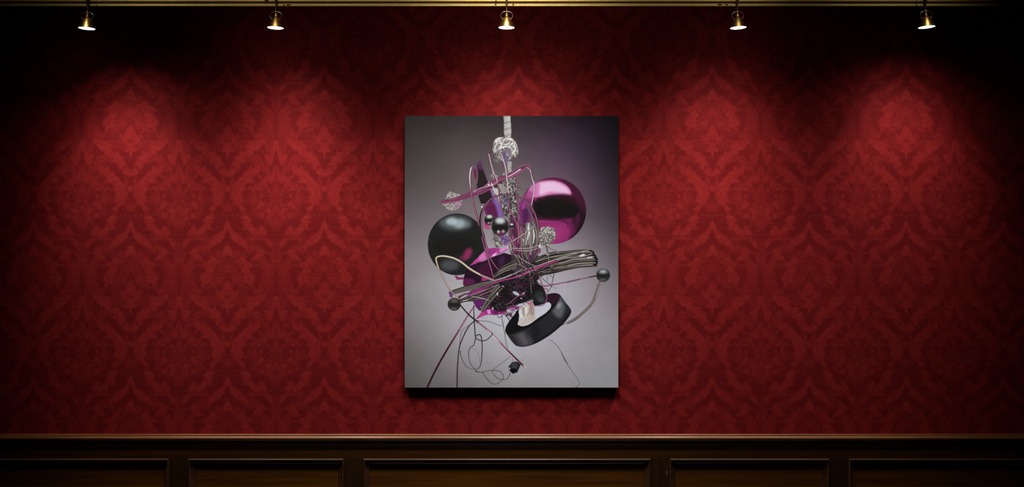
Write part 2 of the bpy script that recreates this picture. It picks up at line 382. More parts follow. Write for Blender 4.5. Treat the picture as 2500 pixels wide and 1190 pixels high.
for oy, R in ((0.0, R1), (130.0, R2), (260.0, R3), (REP_H, R1), (260.0-REP_H, R3)):
    f = lambda P: [((x-85)/8.5, y/8.5 + oy) for x, y in P]
    for P in R['dark']: T.poly(f(P), DK, 0.15)
    for P in R['mid']: T.poly(f(P), MD, 0.2)
    for P in R['light']: T.poly(f(P), LT, 0.15)
    for P, w in R['hl']: T.stroke(f(P), [w/8.5*.6, w/8.5*.95, w/8.5*.5], HL, alpha=0.75)
# closer tracing of the two medallions: (column of the enlarged frame, row) at 11.9 per unit
FINE = [(-5.0, 139.7,
  [[(300,560),(400,450),(540,450),(600,550),(700,640),(730,700),(680,800),(720,900),(833,1050),(833,1190),(640,1190),(540,1100),(560,1000),(500,850),(420,800),(540,740),(520,690),(400,660)]],
  [([(215,290),(240,330)],40),([(340,465),(420,430)],30),([(130,600),(160,640),(220,670)],28),([(290,590),(300,710)],34),([(390,670),(370,740),(430,760),(520,740)],28),([(360,800),(350,860),(400,900)],40),([(430,980),(435,1020)],36),([(500,900),(530,980)],26),([(470,1100),(530,1060)],34),([(690,1060),(685,1150)],34),([(600,540),(660,550)],40),([(0,400),(60,390)],30),([(150,880),(190,920)],26)],
  [([(50,60),(100,170),(190,260)],26),([(330,270),(385,350),(340,430),(260,470)],26),([(390,730),(430,695),(480,690)],30),([(0,820),(60,820),(120,900),(190,960),(240,860)],28),([(300,860),(380,970)],28),([(190,1080),(270,1000)],28),([(230,690),(220,760)],36),([(720,1070),(700,1150)],36),([(30,440),(45,490)],36)]),
 (-5.0, 229.7,
  [[(220,340),(340,470),(280,560),(130,690),(0,690),(0,600),(130,560),(180,480)]],
  [([(370,190),(440,210),(500,260)],30),([(290,340),(300,400)],40),([(170,360),(185,410)],36),([(90,430),(130,500),(100,560)],40),([(320,540),(240,600),(170,670)],30),([(600,690),(570,770),(520,810)],40),([(430,800),(460,830)],34),([(700,960),(730,940)],30),([(270,1040),(310,1050)],30),([(20,720),(40,800)],50),([(110,880),(130,980)],70),([(590,150),(640,220)],60),([(550,560),(600,600)],30)],
  [([(400,150),(480,180),(540,220)],36),([(385,245),(415,245)],44),([(350,340),(340,420)],40),([(270,610),(350,600)],36),([(110,820),(190,830)],26),([(40,870),(60,1020)],34),([(460,750),(500,750)],44),([(570,640),(660,690)],26),([(240,1010),(280,970)],34),([(560,1060),(620,1100)],22),([(620,180),(700,160),(720,260),(660,300)],26),([(790,330),(833,400)],30)]),
 (53.3, 289.7,
  [[(430,220),(560,210),(700,110),(740,140),(670,280),(600,400),(500,380),(440,330)],[(500,450),(600,410),(680,470),(600,530),(520,500)],[(190,540),(290,560),(310,640),(250,720),(180,820),(0,800),(0,620)],[(690,760),(580,840),(560,950),(620,1020),(720,1040),(690,930)]],
  [([(600,60),(690,60)],30),([(500,200),(580,170)],30),([(430,380),(480,380)],30),([(440,470),(450,560)],30),([(540,560),(640,560)],60),([(170,330),(240,350)],34),([(60,600),(150,570)],40),([(100,870),(200,880)],80),([(290,720),(320,760)],40),([(640,1060),(660,1100)],50),([(740,1010),(780,1000)],40),([(720,230),(760,200)],50),([(520,930),(540,980)],30)],
  [([(200,270),(260,280),(310,340)],24),([(205,410),(225,412)],46),([(470,395),(400,450),(400,560),(385,680)],30),([(480,530),(520,620),(570,690)],32),([(240,760),(260,860),(380,920)],26),([(415,820),(425,840)],40),([(570,775),(582,790)],36),([(585,100),(597,112)],34),([(680,340),(700,348)],34),([(640,10),(690,10)],34),([(260,1040),(310,1020)],30),([(430,1020),(520,1100),(510,1150)],30),([(720,640),(690,700)],30),([(30,1010),(110,1000)],34),([(340,90),(350,140)],24)]),
 (53.3, -1.0,
  [[(280,280),(380,300),(400,400),(330,410),(290,370)],[(300,470),(380,470),(430,580),(400,650),(340,720),(280,750),(210,700),(210,620),(260,580)],[(330,850),(400,850),(440,900),(400,1000),(350,1020),(270,940)],[(400,700),(560,690),(700,760),(700,900),(640,960),(600,1080),(500,1050),(520,900),(480,780)]],
  [([(290,200),(340,220)],50),([(80,280),(90,350)],60),([(230,300),(260,380),(420,410)],34),([(430,330),(420,400),(420,520),(480,600)],34),([(500,180),(570,330),(640,400)],34),([(560,470),(640,540),(680,600)],34),([(350,690),(500,680)],30),([(320,780),(380,760)],50),([(630,150),(670,150)],50),([(580,870),(620,920)],40),([(400,1020),(560,1100)],60),([(150,620),(170,650)],60),([(640,640),(650,720)],40)],
  [([(0,110),(100,150),(110,230)],36),([(150,300),(160,320)],50),([(260,160),(340,130)],34),([(480,80),(540,170),(620,210)],34),([(490,330),(560,400)],30),([(610,450),(655,480)],26),([(580,330),(640,350)],40),([(430,470),(480,520)],40),([(610,570),(650,600)],44),([(600,680),(640,670)],36),([(170,815),(180,825)],40),([(475,1075),(485,1085)],44),([(600,790),(620,860)],34),([(720,680),(780,670)],40),([(55,595),(65,605)],50)])]
for ou, ov, polys, darks, lights in FINE:
    for wrap in (-REP_H, 0.0, REP_H):
        g = lambda P: [(x/11.9 + ou, y/11.9 + ov + wrap) for x, y in P]
        for P in polys: T.poly(g(P), 0.95, 0.15)
        for P, w in darks: T.stroke(g(P), [w/11.9*.5, w/11.9*.8, w/11.9*.4], -0.05, alpha=0.85)
        for P, w in lights: T.stroke(g(P), [w/11.9*.4, w/11.9*.7, w/11.9*.35], 1.32, alpha=0.75)
def fade_edges(rng=np.random.default_rng(4)):
    t = T.buf[..., 0]
    ny, nx = t.shape
    # ragged leaf rims and the fine weave of small leaves
    wy = (smooth_noise(ny, nx, 6, rng)-.5)*2.6; wx = (smooth_noise(ny, nx, 6, rng)-.5)*2.6
    Y, X = np.mgrid[0:ny, 0:nx]
    xi = X + wx; xi = np.abs(xi - 12) + 12; mx = 12 + HALF_W*TS; xi = np.where(xi > mx, 2*mx - xi, xi)
    t = t[np.clip((Y+wy).astype(int), 0, ny-1), np.clip(xi.astype(int), 0, nx-1)]
    n1 = smooth_noise(ny, nx, 9, rng); n2 = smooth_noise(ny, nx, 5, rng)
    return t + (np.clip((n1-.62)*6, 0, 1) - np.clip((.36-n1)*6, 0, 1))*0.20 + (n2-.5)*0.22
tile = fade_edges()
def damask(px, py):
    """pattern tone at photo-plane positions (wall units of 1/PPM metre)"""
    u = np.mod(px - 1739.0, 2*HALF_W); u = np.where(u > HALF_W, 2*HALF_W - u, u)
    v = np.mod(py - 451.0, REP_H)
    fx = (u+6)*TS; fy = (v+6)*TS
    ix, iy = fx.astype(int), fy.astype(int); ax, ay = fx-ix, fy-iy
    return (tile[iy, ix]*(1-ax)+tile[iy, ix+1]*ax)*(1-ay)+(tile[iy+1, ix]*(1-ax)+tile[iy+1, ix+1]*ax)*ay
xs = np.concatenate([np.arange(-620, -40, 9.0), np.arange(-40, 2541, 1.6), np.arange(2549, 3130, 9.0)])
ys = np.concatenate([np.arange(-420, 8, 9.0), np.arange(10, 1068, 1.6), np.arange(1074, 1100, 9.0)])
PXX, PYY = np.meshgrid(xs, ys)
tone = np.clip(damask(PXX, PYY), -0.1, 1.7)[..., None]
C_DK, C_LT = np.array((0.144, 0.0072, 0.0090)), np.array((0.224, 0.0132, 0.0136))
C_HI = np.array((0.262, 0.022, 0.021))
col = np.where(tone <= 1, C_DK + (C_LT-C_DK)*tone, C_LT + (C_HI-C_LT)*(tone-1)/0.5)
WALLPAPER = attr_mat('red_damask_wallpaper', 'damask', 0.7, 0.06, (900, 0.1))
me = grid_mesh('wall_back', (xs-1250)/PPM, CAMZ-(ys-595)/PPM, 0.0, col, 'damask')
tag(link('wall_back', me, WALLPAPER), kind='structure')

# ------------------------------------------------------------------ the rest of the room
XL, XR, ZC, YF = (-620-1250)/PPM, (3124-1250)/PPM, CAMZ+(595+420)/PPM, -6.0
PLASTER = plain('dark_ceiling_paint', (0.030, 0.016, 0.012), 0.9, 0, 0.1, 8)
SIDE = plain('dark_red_side_wallpaper', (0.12, 0.008, 0.009), 0.8, 0, 0.1, 30)
FLOORW = wood('dark_oak_floor', (0.020, 0.009, 0.004), (0.05, 0.022, 0.009), 0.4, 'X', 0.1)
def slab(name, x0, x1, y0, y1, z0, z1, mat):
    bm = bmesh.new(); box(bm, x0, x1, y0, y1, z0, z1)
    return tag(from_bm(name, bm, mat), kind='structure')
slab('floor', XL, XR, YF, 0.12, -0.06, 0.0, FLOORW)
slab('ceiling', XL, XR, YF, 0.12, ZC, ZC+0.06, PLASTER)
slab('wall_left', XL-0.08, XL, YF, 0.12, -0.06, ZC, SIDE)
slab('wall_right', XR, XR+0.08, YF, 0.12, -0.06, ZC, SIDE)

# chair rail: back bead, shelf, rounded nosing, stepped moulding beneath (profile of distance from wall, height)
def arc(cy, cz, r, a0, a1, n=8):
    return [(cy + r*math.cos(math.radians(a0+(a1-a0)*k/n)), cz + r*math.sin(math.radians(a0+(a1-a0)*k/n))) for k in range(n+1)]
def zat(y, d): return PZ(y, d)
prof = [(0.0, zat(1101, 0.0)), (0.0, zat(1060.5, 0.0))]
b = arc(-0.010, zat(1063.2, 0.012), 0.0052, 90, 220, 8)
prof += b
prof += [(-0.018, zat(1066.6, 0.016)), (-0.034, zat(1067.6, 0.034))]
n0 = zat(1072.0, 0.05)
prof += arc(-0.036, n0, 0.0088, 80, 250, 10)
prof = [(0.0, zat(1079, 0.0))] + prof[1:] + [(-0.034, zat(1077.6, 0.034)), (-0.034, zat(1079, 0.034))]
bm = bmesh.new(); extrude_x(bm, prof, XL, XR)
rail = from_bm('trim_1', bm, WOOD_RAIL); tag(rail, kind='structure')

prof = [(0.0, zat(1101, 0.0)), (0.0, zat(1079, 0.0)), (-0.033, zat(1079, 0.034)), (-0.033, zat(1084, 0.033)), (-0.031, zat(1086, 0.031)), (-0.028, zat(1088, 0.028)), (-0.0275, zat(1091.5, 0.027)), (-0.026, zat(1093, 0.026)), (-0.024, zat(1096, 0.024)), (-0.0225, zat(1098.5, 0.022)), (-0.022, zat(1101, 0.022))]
bm = bmesh.new(); extrude_x(bm, prof, XL, XR); tag(from_bm('trim_3', bm, WOOD_V), kind='structure')  # bed moulding: its darker wood puts the shade under the nosing into the colour

# wainscot: top rail, stiles, bottom rail and framed panels
WD = 0.022                       # face of the frame stands this far off the wall
zr1, zr0 = zat(1101, WD), zat(1121, WD)
zb1 = 0.26
wains = bpy.data.objects.new('trim_2', None); COL.objects.link(wains); tag(wains, kind='structure')
wains.location = (0, 0, 0)
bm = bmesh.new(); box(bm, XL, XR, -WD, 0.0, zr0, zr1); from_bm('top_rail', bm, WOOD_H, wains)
bm = bmesh.new(); box(bm, XL, XR, -WD, 0.0, 0.12, zb1); from_bm('bottom_rail', bm, WOOD_H, wains)
PANELS = [(-600, -412), (-365, 412.5), (460, 839.0), (887.5, 1588.0), (1635.0, 2024.5), (2071.5, 2840), (2887, 3110)]
def frame_rings(bm, x0, x1, z0, z1, prof, fill=True):
    rings = []
    for ins, y in prof:
        rings.append([bm.verts.new(p) for p in ((x0+ins, y, z0+ins), (x1-ins, y, z0+ins), (x1-ins, y, z1-ins), (x0+ins, y, z1-ins))])
    for a, c in zip(rings, rings[1:]):
        for k in range(4): bm.faces.new((a[k], a[(k+1) % 4], c[(k+1) % 4], c[k]))
    if fill: bm.faces.new(rings[-1])
u = 1/PPM
for i, (a, c) in enumerate(PANELS):
    x0, x1 = PX(a, WD), PX(c, WD)
    zt = zat(1120.5, WD)
    bm = bmesh.new()
    frame_rings(bm, x0, x1, zb1, zt, [(0, -WD), (0.15*u, -WD-0.003), (2.2*u, -WD-0.0095), (2.7*u, -WD-0.0095), (4.0*u, -WD-0.002), (5.5*u, -WD+0.009), (9.0*u, -WD+0.011), (9.6*u, -WD+0.009), (10.6*u, -WD+0.008), (11.6*u, -WD+0.010), (12.6*u, -WD+0.017), (15.0*u, -WD+0.0195)], False)
    fr = from_bm('panel_moulding', bm, WOOD_M, wains)
    bm = bmesh.new()
    frame_rings(bm, x0, x1, zb1, zt, [(14.0*u, -0.0004), (14.2*u, -0.0020), (16.5*u, -0.0024), (17.0*u, -0.0030)])
    from_bm('panel', bm, WOOD_P, wains)
for (a, b_), (c, d) in zip(PANELS, PANELS[1:]):
    bm = bmesh.new(); box(bm, PX(b_, WD), PX(c, WD), -WD, 0.0, zb1, zr0 - 0.0)
    from_bm('stile', bm, WOOD_V, wains)
bm = bmesh.new(); tube(bm, [(PX(1628, WD), -WD-0.0008, PZ(1151, WD)), (PX(1628.6, WD), -WD-0.0008, PZ(1156, WD)), (PX(1629.3, WD), -WD-0.0008, PZ(1161, WD))], [0.0006, 0.0011, 0.0005], 6)
tag(from_bm('scratch', bm, plain('bare_scratched_wood', (0.5, 0.36, 0.28), 0.6), wains), 'pale scratch')
bm = bmesh.new(); extrude_x(bm, [(0, 0), (-0.034, 0), (-0.034, 0.10), (-0.028, 0.115), (-0.0225, 0.12), (0, 0.12)], XL, XR)
tag(from_bm('baseboard_back', bm, WOOD_H), kind='structure')

# ------------------------------------------------------------------ brass lighting rail
RD = 0.43
railroot = bpy.data.objects.new('lighting_rail', None); COL.objects.link(railroot); railroot.location = (0, -RD, PZ(8, RD))
tag(railroot, 'long grooved brass lighting rail along the top of the red wall', 'light rail')
zr = PZ(8, RD)
F = RD + 0.012
def rz(y): return PZ(y, F) - zr
prof = []
prof += [(0.010, rz(7.0)), (-0.0100, rz(14.2)), (-0.0122, rz(15.2)), (-0.0132, rz(14.8)), (-0.0130, rz(13.6)), (-0.0118, rz(12.2)), (-0.0104, rz(10.4)), (-0.0082, rz(8.6)), (-0.0050, rz(7.9)),
         (-0.001, rz(7.7)), (-0.0006, rz(5.6)), (-0.001, rz(3.6)), (-0.0085, rz(3.2)), (-0.0105, rz(2.6)), (-0.0100, rz(0.5)), (-0.0085, rz(-1.5)), (-0.0060, rz(-4)), (-0.002, rz(-6.5)), (0.010, rz(-6.5))]
bm = bmesh.new(); extrude_x(bm, prof, XL+0.02, XR-0.02)
from_bm('rail_bar', bm, BRASS_RAIL, railroot)
bm_pts = [-600, 440, 955, 1520, 2030, 3050]
for x in bm_pts:
    bm = bmesh.new(); X = PX(x, RD)
    tube(bm, [(X, 0.0, rz(-6)), (X, 0.0, ZC - zr)], 0.004, 10)
    from_bm('hanger_rod', bm, BRASS, railroot)
def local_disc(bm, X, Z, r, y0, y1):
    tube(bm, [(X, y0, Z), (X, y1, Z)], r, 12)
for x, y, r, kind in ((236.5, 14.5, 1.9, 1), (231, 6, 1.6, 1), (651, 0.5, 4.5, 0), (693.5, 12.5, 1.8, 1), (704.5, 12.0, 4.6, 0), (1210, 11.2, 2.0, 1), (1211, 2.0, 1.8, 1), (1253, 11.6, 2.0, 1), (1757, 11.4, 4.6, 0), (1774, 11.5, 2.2, 1), (2238.5, 4.5, 1.8, 1), (2237.5, 12.5, 1.8, 1)):
    bm = bmesh.new(); X, Z = PX(x, F), PZ(y, F) - zr
    if kind: 
        local_disc(bm, X, Z, r/PPM*.92, -0.0142, -0.004)
        from_bm('screw', bm, BRASS_DARK, railroot)
    else:
        w = r/PPM*.92
        box(bm, X-w, X+w, -0.0142, -0.008, Z-1.1/PPM, Z+1.1/PPM); from_bm('slot_plate', bm, BRASS_DARK, railroot)

# ------------------------------------------------------------------ the five picture lamps
K = DIST/(DIST-LAMP_D)*PPM       # pixels per metre at the lamps
def lamp(name, x, dy, tilt, label):
    root = bpy.data.objects.new(name, None); COL.objects.link(root)
    tag(root, label, 'picture lamp', 'brass lamps hanging from the rail')
    root.location = (PX(x, LAMP_D), -LAMP_D, PZ(27+dy, LAMP_D))
    def h(y): return (27-y)/K
    # clamp hooked over the front of the rail, and the stem
    bm = bmesh.new(); w = 2.4/K
    box(bm, -w, w, -0.004, 0.0185, h(-7.0-dy), h(3-dy)); box(bm, -w*.8, w*.8, -0.003, 0.0175, h(3-dy), h(12-dy))
    from_bm('rail_clamp', bm, BRASS_DARK, root)
    bm = bmesh.new(); t = math.radians(tilt)
    tube(bm, [(0.0+math.tan(t)*0.0, -0.001, h(11-dy)), (0, 0, h(20)), (0, 0, h(28))], 1.15/K, 10)
    from_bm('stem', bm, BRASS_PALE, root)
    def piece(nm, bm, mat, parent=root):
        bmesh.ops.rotate(bm, verts=bm.verts, cent=(0, 0, 0), matrix=Matrix.Rotation(t, 3, 'Y'))
        return from_bm(nm, bm, mat, parent, True)
    bm = bmesh.new()
    lathe(bm, [(0.2/K, h(25.5)), (2.2/K, h(26)), (3.6/K, h(28)), (4.0/K, h(30)), (3.4/K, h(32)), (2.6/K, h(33)), (0.2/K, h(33.2))], 28)
    piece('swivel_knuckle', bm, BRASS)
    bm = bmesh.new()
    lathe(bm, [(0.2/K, h(32.6)), (3.8/K, h(33)), (4.6/K, h(34)), (4.6/K, h(36)), (4.2/K, h(36.6)), (4.6/K, h(37.4)), (4.8/K, h(40)), (5.4/K, h(42.5)), (0.2/K, h(42.6))], 28)
    piece('socket', bm, BRASS)
    bm = bmesh.new()
    outer = [(5.2/K, h(42.2)), (7.2/K, h(42.6)), (8.6/K, h(44.0)), (10.3/K, h(47)), (12.3/K, h(50.5)), (14.6/K, h(55)), (16.9/K, h(60)), (18.9/K, h(65)), (19.9/K, h(67.6)), (20.1/K, h(68.2)), (19.6/K, h(68.3)), (17.6/K, h(64.8)), (15.0/K, h(59.5)), (12.6/K, h(54)), (10/K, h(49)), (7.5/K, h(45)), (5.2/K, h(43.4))]
    lathe(bm, outer + outer[:1], 56)
    sh = piece('lamp_shade', bm, BRASS)
    bm = bmesh.new()
    lathe(bm, [(0.2/K, h(68.5)), (8/K, h(68.4)), (15/K, h(68.1)), (19.2/K, h(67.7)), (19.2/K, h(67.2)), (0.2/K, h(66.6))], 48)
    piece('lamp_glass', bm, GLOW)
    bm = bmesh.new()
    tube(bm, catmull([(-9.6/K, 0, h(47.5)), (-12.6/K, 0, h(44)), (-14.2/K, 0, h(39)), (-13.2/K, 0, h(34)), (-9.5/K, 0, h(30)), (-3.4/K, 0, h(28.6)), (3.4/K, 0, h(28.6)), (9.5/K, 0, h(30)), (13.6/K, 0, h(34)), (14.6/K, 0, h(39)), (12.8/K, 0, h(44)), (9.6/K, 0, h(47.5))], 4), 0.75/K, 8)
    piece('yoke', bm, BRASS_PALE)
    bpy.context.view_layer.update()
    for o in list(COL.objects):
        if o.type == 'LIGHT' and not o.parent and o.name.startswith('lamp_') and abs(o.location.x - root.location.x) < 0.1:
            w_ = o.matrix_world.copy(); o.parent = root; o.matrix_parent_inverse = root.matrix_world.inverted()
    return root
PLACE = ['leftmost of the five', 'second from the left', 'above the canvas picture', 'second from the right', 'rightmost of the five']
for x, dy, tilt, pl in zip(LAMP_X, (1.6, 0.2, -0.3, 0.1, -1.6), (2.2, 1.4, 0.6, -2.6, -3.4), PLACE):
    lamp('picture_lamp', x, dy, tilt, 'brass bell lamp hanging from the rail, ' + pl)

# ------------------------------------------------------------------ the canvas print (an abstract hanging assemblage), drawn stroke by stroke
AX0, AY0, AX1, AY1 = 988.0, 283.0, 1509.5, 947.0
A = Paint(AX0, AY0, AX1-AX0, AY1-AY0, 3.2, 3)
FR = {'P1': (980, 270, 3.4), 'P2': (980, 600, 2.974), 'Z1': (1160, 280, 7.4375), 'Z2': (1040, 380, 7.44), 'Z3': (1160, 440, 6.61), 'Z4': (1260, 540, 6.61),
      'Z5': (1040, 580, 6.61), 'Z6': (1160, 680, 6.6125), 'Z7': (1030, 740, 5.667), 'Z8': (1340, 640, 3.84)}
def Q(k, *P):
    ox, oy, s = FR[k]
    return [(ox+x/s, oy+y/s) for x, y in P]
def interp_rows(px, xs_, tab, py, ys_):
    """smooth 2-D table lookup"""
    tab = np.asarray(tab, float)
    def wts(v, k):
        i = np.clip(np.searchsorted(k, v)-1, 0, len(k)-2); t = np.clip((v-np.asarray(k)[i])/(np.asarray(k)[i+1]-np.asarray(k)[i]), 0, 1)
        return i, t
    i, t = wts(py, ys_); j, q = wts(px, xs_)
    ch = tab.shape[2]
    t, q = t[:, None, None], q[None, :, None]
    a, b = tab[i][:, j], tab[i+1][:, j]; c, d = tab[i][:, j+1], tab[i+1][:, j+1]
    return (a*(1-t)+b*t)*(1-q)+(c*(1-t)+d*t)*q
def blur(a, n):
    for ax in (0, 1):
        p = np.concatenate([np.repeat(a.take([0], ax), n, ax), a, np.repeat(a.take([-1], ax), n, ax)], ax)
        c = np.cumsum(p, ax); c = np.concatenate([np.zeros_like(c.take([0], ax)), c], ax)
        L = 2*n+1; m = a.shape[ax]
        a = (c.take(np.arange(L, L+m), ax)-c.take(np.arange(0, m), ax))/L
    return a
BGX = [988, 1118, 1249, 1380, 1509]
BGY = [283, 370, 450, 530, 620, 700, 780, 860, 947]
BG = [[(44,38,36),(48,40,41),(40,30,34),(32,16,28),(8,6,12)],
      [(58,52,50),(80,70,71),(84,70,76),(70,50,70),(18,12,20)],
      [(76,68,68),(98,86,88),(108,98,100),(98,78,93),(38,26,36)],
      [(98,90,93),(118,109,113),(132,121,124),(112,95,106),(58,48,56)],
      [(122,115,118),(152,146,149),(170,165,170),(154,145,152),(90,82,86)],
      [(130,124,126),(170,166,170),(180,178,186),(166,161,168),(120,112,116)],
      [(118,113,114),(164,160,164),(184,186,194),(168,164,172),(136,130,135)],
      [(98,92,92),(142,137,140),(168,166,172),(156,153,158),(138,136,138)],
      [(80,77,76),(108,102,103),(136,132,134),(138,136,139),(134,134,137)]]
px_ = AX0 + np.arange(A.nx)/A.S; py_ = AY0 + np.arange(A.ny)/A.S
A.buf[:] = blur(blur(interp_rows(px_, BGX, BG, py_, BGY), 28), 28)
rg = np.random.default_rng(11)
A.buf += (blur(smooth_noise(A.ny, A.nx, 60, rg), 6)[..., None]-.5)*np.array([4, 3, 5]) + (smooth_noise(A.ny, A.nx, 3, rg)[..., None]-.5)*2.0

BLK, INK = (16, 14, 15), (30, 22, 28)
def magw(P, w, light=False, **k):       # magenta coated wire
    A.stroke(P, w, (128, 52, 88) if not light else (196, 160, 172), hi=(216, 168, 188) if not light else (244, 232, 236), edge=(58, 16, 40), **k)
def silw(P, w, **k):                    # silver wire
    A.stroke(P, w, (158, 150, 148), hi=(236, 230, 228), edge=(66, 58, 60), **k)
def grayw(P, w, **k):
    A.stroke(P, w, (92, 84, 80), hi=(190, 182, 172), edge=(24, 20, 20), **k)
def blkw(P, w, **k):
    A.stroke(P, w, (34, 26, 30), **k)
def foil(P, n, seed, base=(120, 114, 110), dark=(42, 38, 38), light=(236, 232, 226), ln=5.5, w=1.3, grad=0.0):
    """crumpled silver foil: short curling light and dark creases inside an outline"""
    r = random.Random(seed)
    P = np.array(P); lo, hi = P.min(0), P.max(0)
    P = catmull(np.vstack([P, P[:1]]), 4); m = A.mask(P); A.poly(P, base, 0.6)
    A.clip = m if A.clip is None else A.clip*m
    for i in range(n):
        x, y = r.uniform(lo[0], hi[0]), r.uniform(lo[1], hi[1]); a = r.uniform(0, 6.28); b = a + r.uniform(-1.6, 1.6); L = ln*r.uniform(.5, 1.2)
        p = [(x, y), (x+L*math.cos(a)/2, y+L*math.sin(a)/2), (x+L*math.cos(a)/2+L*math.cos(b)/2, y+L*math.sin(a)/2+L*math.sin(b)/2)]
        f = (y-lo[1])/(hi[1]-lo[1])
        k = r.random() + grad*(f-.5)
        c = light if k < .42 else ((175, 170, 166) if k < .55 else dark)
        A.stroke(p, [w*.4, w*r.uniform(.8, 1.3), w*.3], c, n=3, alpha=.9)
    A.clip = None
def lace(P, n, seed):
    r = random.Random(seed); P = np.array(P); lo, hi = P.min(0), P.max(0)
    A.poly(P, (74, 70, 70), 0.6); A.clip = A.mask(P)
    for i in range(n):
        x, y = r.uniform(lo[0], hi[0]), r.uniform(lo[1], hi[1]); a = r.uniform(0, 6.28); cv = r.choice([-1, 1])*r.uniform(.35, .9); p = [(x, y)]
        for q in range(r.randint(3, 6)):
            a += cv*(1 if q < 3 else -1.2); x += 2.6*math.cos(a); y += 3.0*math.sin(a); p.append((x, y))
        if r.random() < .3: A.stroke(p, [.8, 2.2, .8], (30, 27, 28), n=3, alpha=.85)
        else:
            A.stroke([(u_+.5, v_+.6) for u_, v_ in p], [1, 2.4, 1], (44, 40, 40), n=3, alpha=.8)
            A.stroke(p, [.7, 1.7, .7], r.choice([(232, 228, 224), (206, 202, 198), (168, 162, 160)]), n=3)
    A.clip = None
def strands(C, w0, n, seed, pal, width=1.6, wob=0.5, w1=None, alpha=1.0):
    """a sheaf of wires following a centre line"""
    r = random.Random(seed); C = catmull(C, 6); N = len(C)
    d = np.gradient(C, axis=0); d /= np.linalg.norm(d, axis=1)[:, None]; nn = np.stack([-d[:, 1], d[:, 0]], 1)
    W = np.interp(np.linspace(0, 1, N), np.linspace(0, 1, len(np.atleast_1d(w0))), np.atleast_1d(w0))
    for i in range(n):
        o = -1 + 2*(i+.5)/n + r.uniform(-.5, .5)/n; ph = r.uniform(0, 6.28); a = max(0, int(r.uniform(-.2, .12)*N)); b = min(N, int(r.uniform(.88, 1.2)*N))
        off = (o*W + wob*np.sin(np.linspace(0, 5, N)+ph))[:, None]
        c, e, h = pal[r.randrange(len(pal))]
        A.stroke((C+nn*off)[a:b:3], width*r.uniform(.7, 1.3), c, hi=h, edge=e, n=3, alpha=alpha)
G_ = [((96, 88, 82), (22, 18, 18), (186, 178, 166)), ((58, 52, 50), (14, 12, 12), (140, 132, 124)), ((34, 28, 30), (10, 8, 10), (96, 88, 84))]
M_ = [((138, 50, 92), (50, 12, 36), (220, 160, 188)), ((96, 34, 70), (36, 8, 30), (180, 110, 150))]
S_ = [((150, 144, 140), (60, 54, 54), (236, 232, 226)), ((110, 102, 100), (40, 36, 36), (200, 194, 188))]

# wrapped hanger at the top and the crumpled knot
hg = np.array(Q('Z1', (512, 20), (640, 20), (648, 140), (660, 330), (645, 420), (540, 420), (522, 330), (524, 140)))
A.poly(hg, (96, 90, 86))
A.clip = A.mask(hg)
for k in range(15):
    y = 20 + k*29
    A.stroke(Q('Z1', (500, y+22), (560, y+14), (620, y-4), (668, y-16)), [2.0, 2.8, 2.2], (226, 224, 218) if k % 4 else (186, 180, 174), n=3)
    A.stroke(Q('Z1', (500, y+36), (560, y+30), (600, y+12)), [1.6, 1.2, .3], (44, 38, 36), n=3)
A.clip = None
knot = Q('Z1', (330, 560), (350, 470), (430, 410), (540, 405), (640, 410), (730, 490), (780, 600), (785, 700), (730, 790), (690, 740), (620, 870), (560, 910), (500, 850), (440, 820), (350, 740), (318, 640))
foil(knot, 330, 3, (140, 134, 130), ln=8, w=1.5, grad=.55)
A.clip = A.mask(knot)
for P, w in ((((340, 520), (400, 440), (500, 420)), 3), (((420, 640), (470, 560), (450, 480)), 3), (((520, 470), (600, 440), (700, 470)), 3.5), (((480, 530), (570, 540), (640, 500)), 3), (((560, 600), (640, 560), (700, 480)), 2.5), (((680, 690), (730, 620), (700, 540)), 4), (((640, 650), (665, 700), (720, 690)), 3.2), (((380, 700), (360, 600), (400, 500)), 2.4), (((420, 640), (520, 590), (560, 560)), 3)):
    A.stroke(Q('Z1', *P), [w*.4, w, w*.5], (240, 236, 232), alpha=.9)
A.poly(Q('Z1', (480, 680), (560, 720), (615, 790), (600, 860), (550, 890), (520, 800)), (104, 84, 128), 1.2, .85)
A.poly(Q('Z1', (530, 640), (600, 600), (660, 640), (670, 740), (620, 770)), (120, 104, 118), 1.5, .8)
A.clip = None
rr = random.Random(5)
for k in range(46):      # fringe of hairs below the knot
    x, y = rr.uniform(330, 470), rr.uniform(700, 860); a = rr.uniform(-.9, .9)
    A.stroke(Q('Z1', (x, y), (x+26*math.cos(a), y+26*math.sin(a)+8)), .8, rr.choice([(60, 52, 50), (176, 166, 160)]), n=2, alpha=.7)
neck = Q('Z1', (590, 860), (660, 850), (668, 900), (655, 990), (690, 1040), (680, 1100), (560, 1120), (590, 1000), (575, 930))
A.poly(neck, (90, 84, 80))
A.clip = A.mask(neck)
for k in range(9):
    y = 860+k*28; A.stroke(Q('Z1', (570, y), (620, y+10), (690, y-10)), [1.2, 2.2, 1.4], (214, 210, 204), n=3)
A.clip = None

# balloon of polished magenta metal
bx, by, br = 1350.5, 515.0, 80.5
ball = [(bx+(br)*math.cos(t)*(1.0 if math.cos(t) > 0 else 1.01), by+(br+.6)*math.sin(t)) for t in np.linspace(0, 2*math.pi, 72)[:-1]]
A.clip = A.mask(ball)
A.poly([(1260, 425), (1440, 425), (1440, 605), (1260, 605)], (100, 24, 72))
A.poly(Q('P1', (1010, 700), (1150, 560), (1300, 540), (1480, 660), (1540, 860), (1420, 760), (1250, 640), (1100, 660)), (92, 16, 62), 5, .9)
A.poly(Q('P1', (1080, 610), (1180, 585), (1280, 585), (1370, 620), (1412, 680), (1380, 712), (1240, 706), (1140, 730), (1060, 735), (1040, 700)), (206, 120, 178), 4)
A.poly(Q('P1', (1150, 600), (1260, 590), (1350, 625), (1395, 672), (1370, 690), (1240, 676), (1150, 700)), (236, 202, 228), 6, .85)
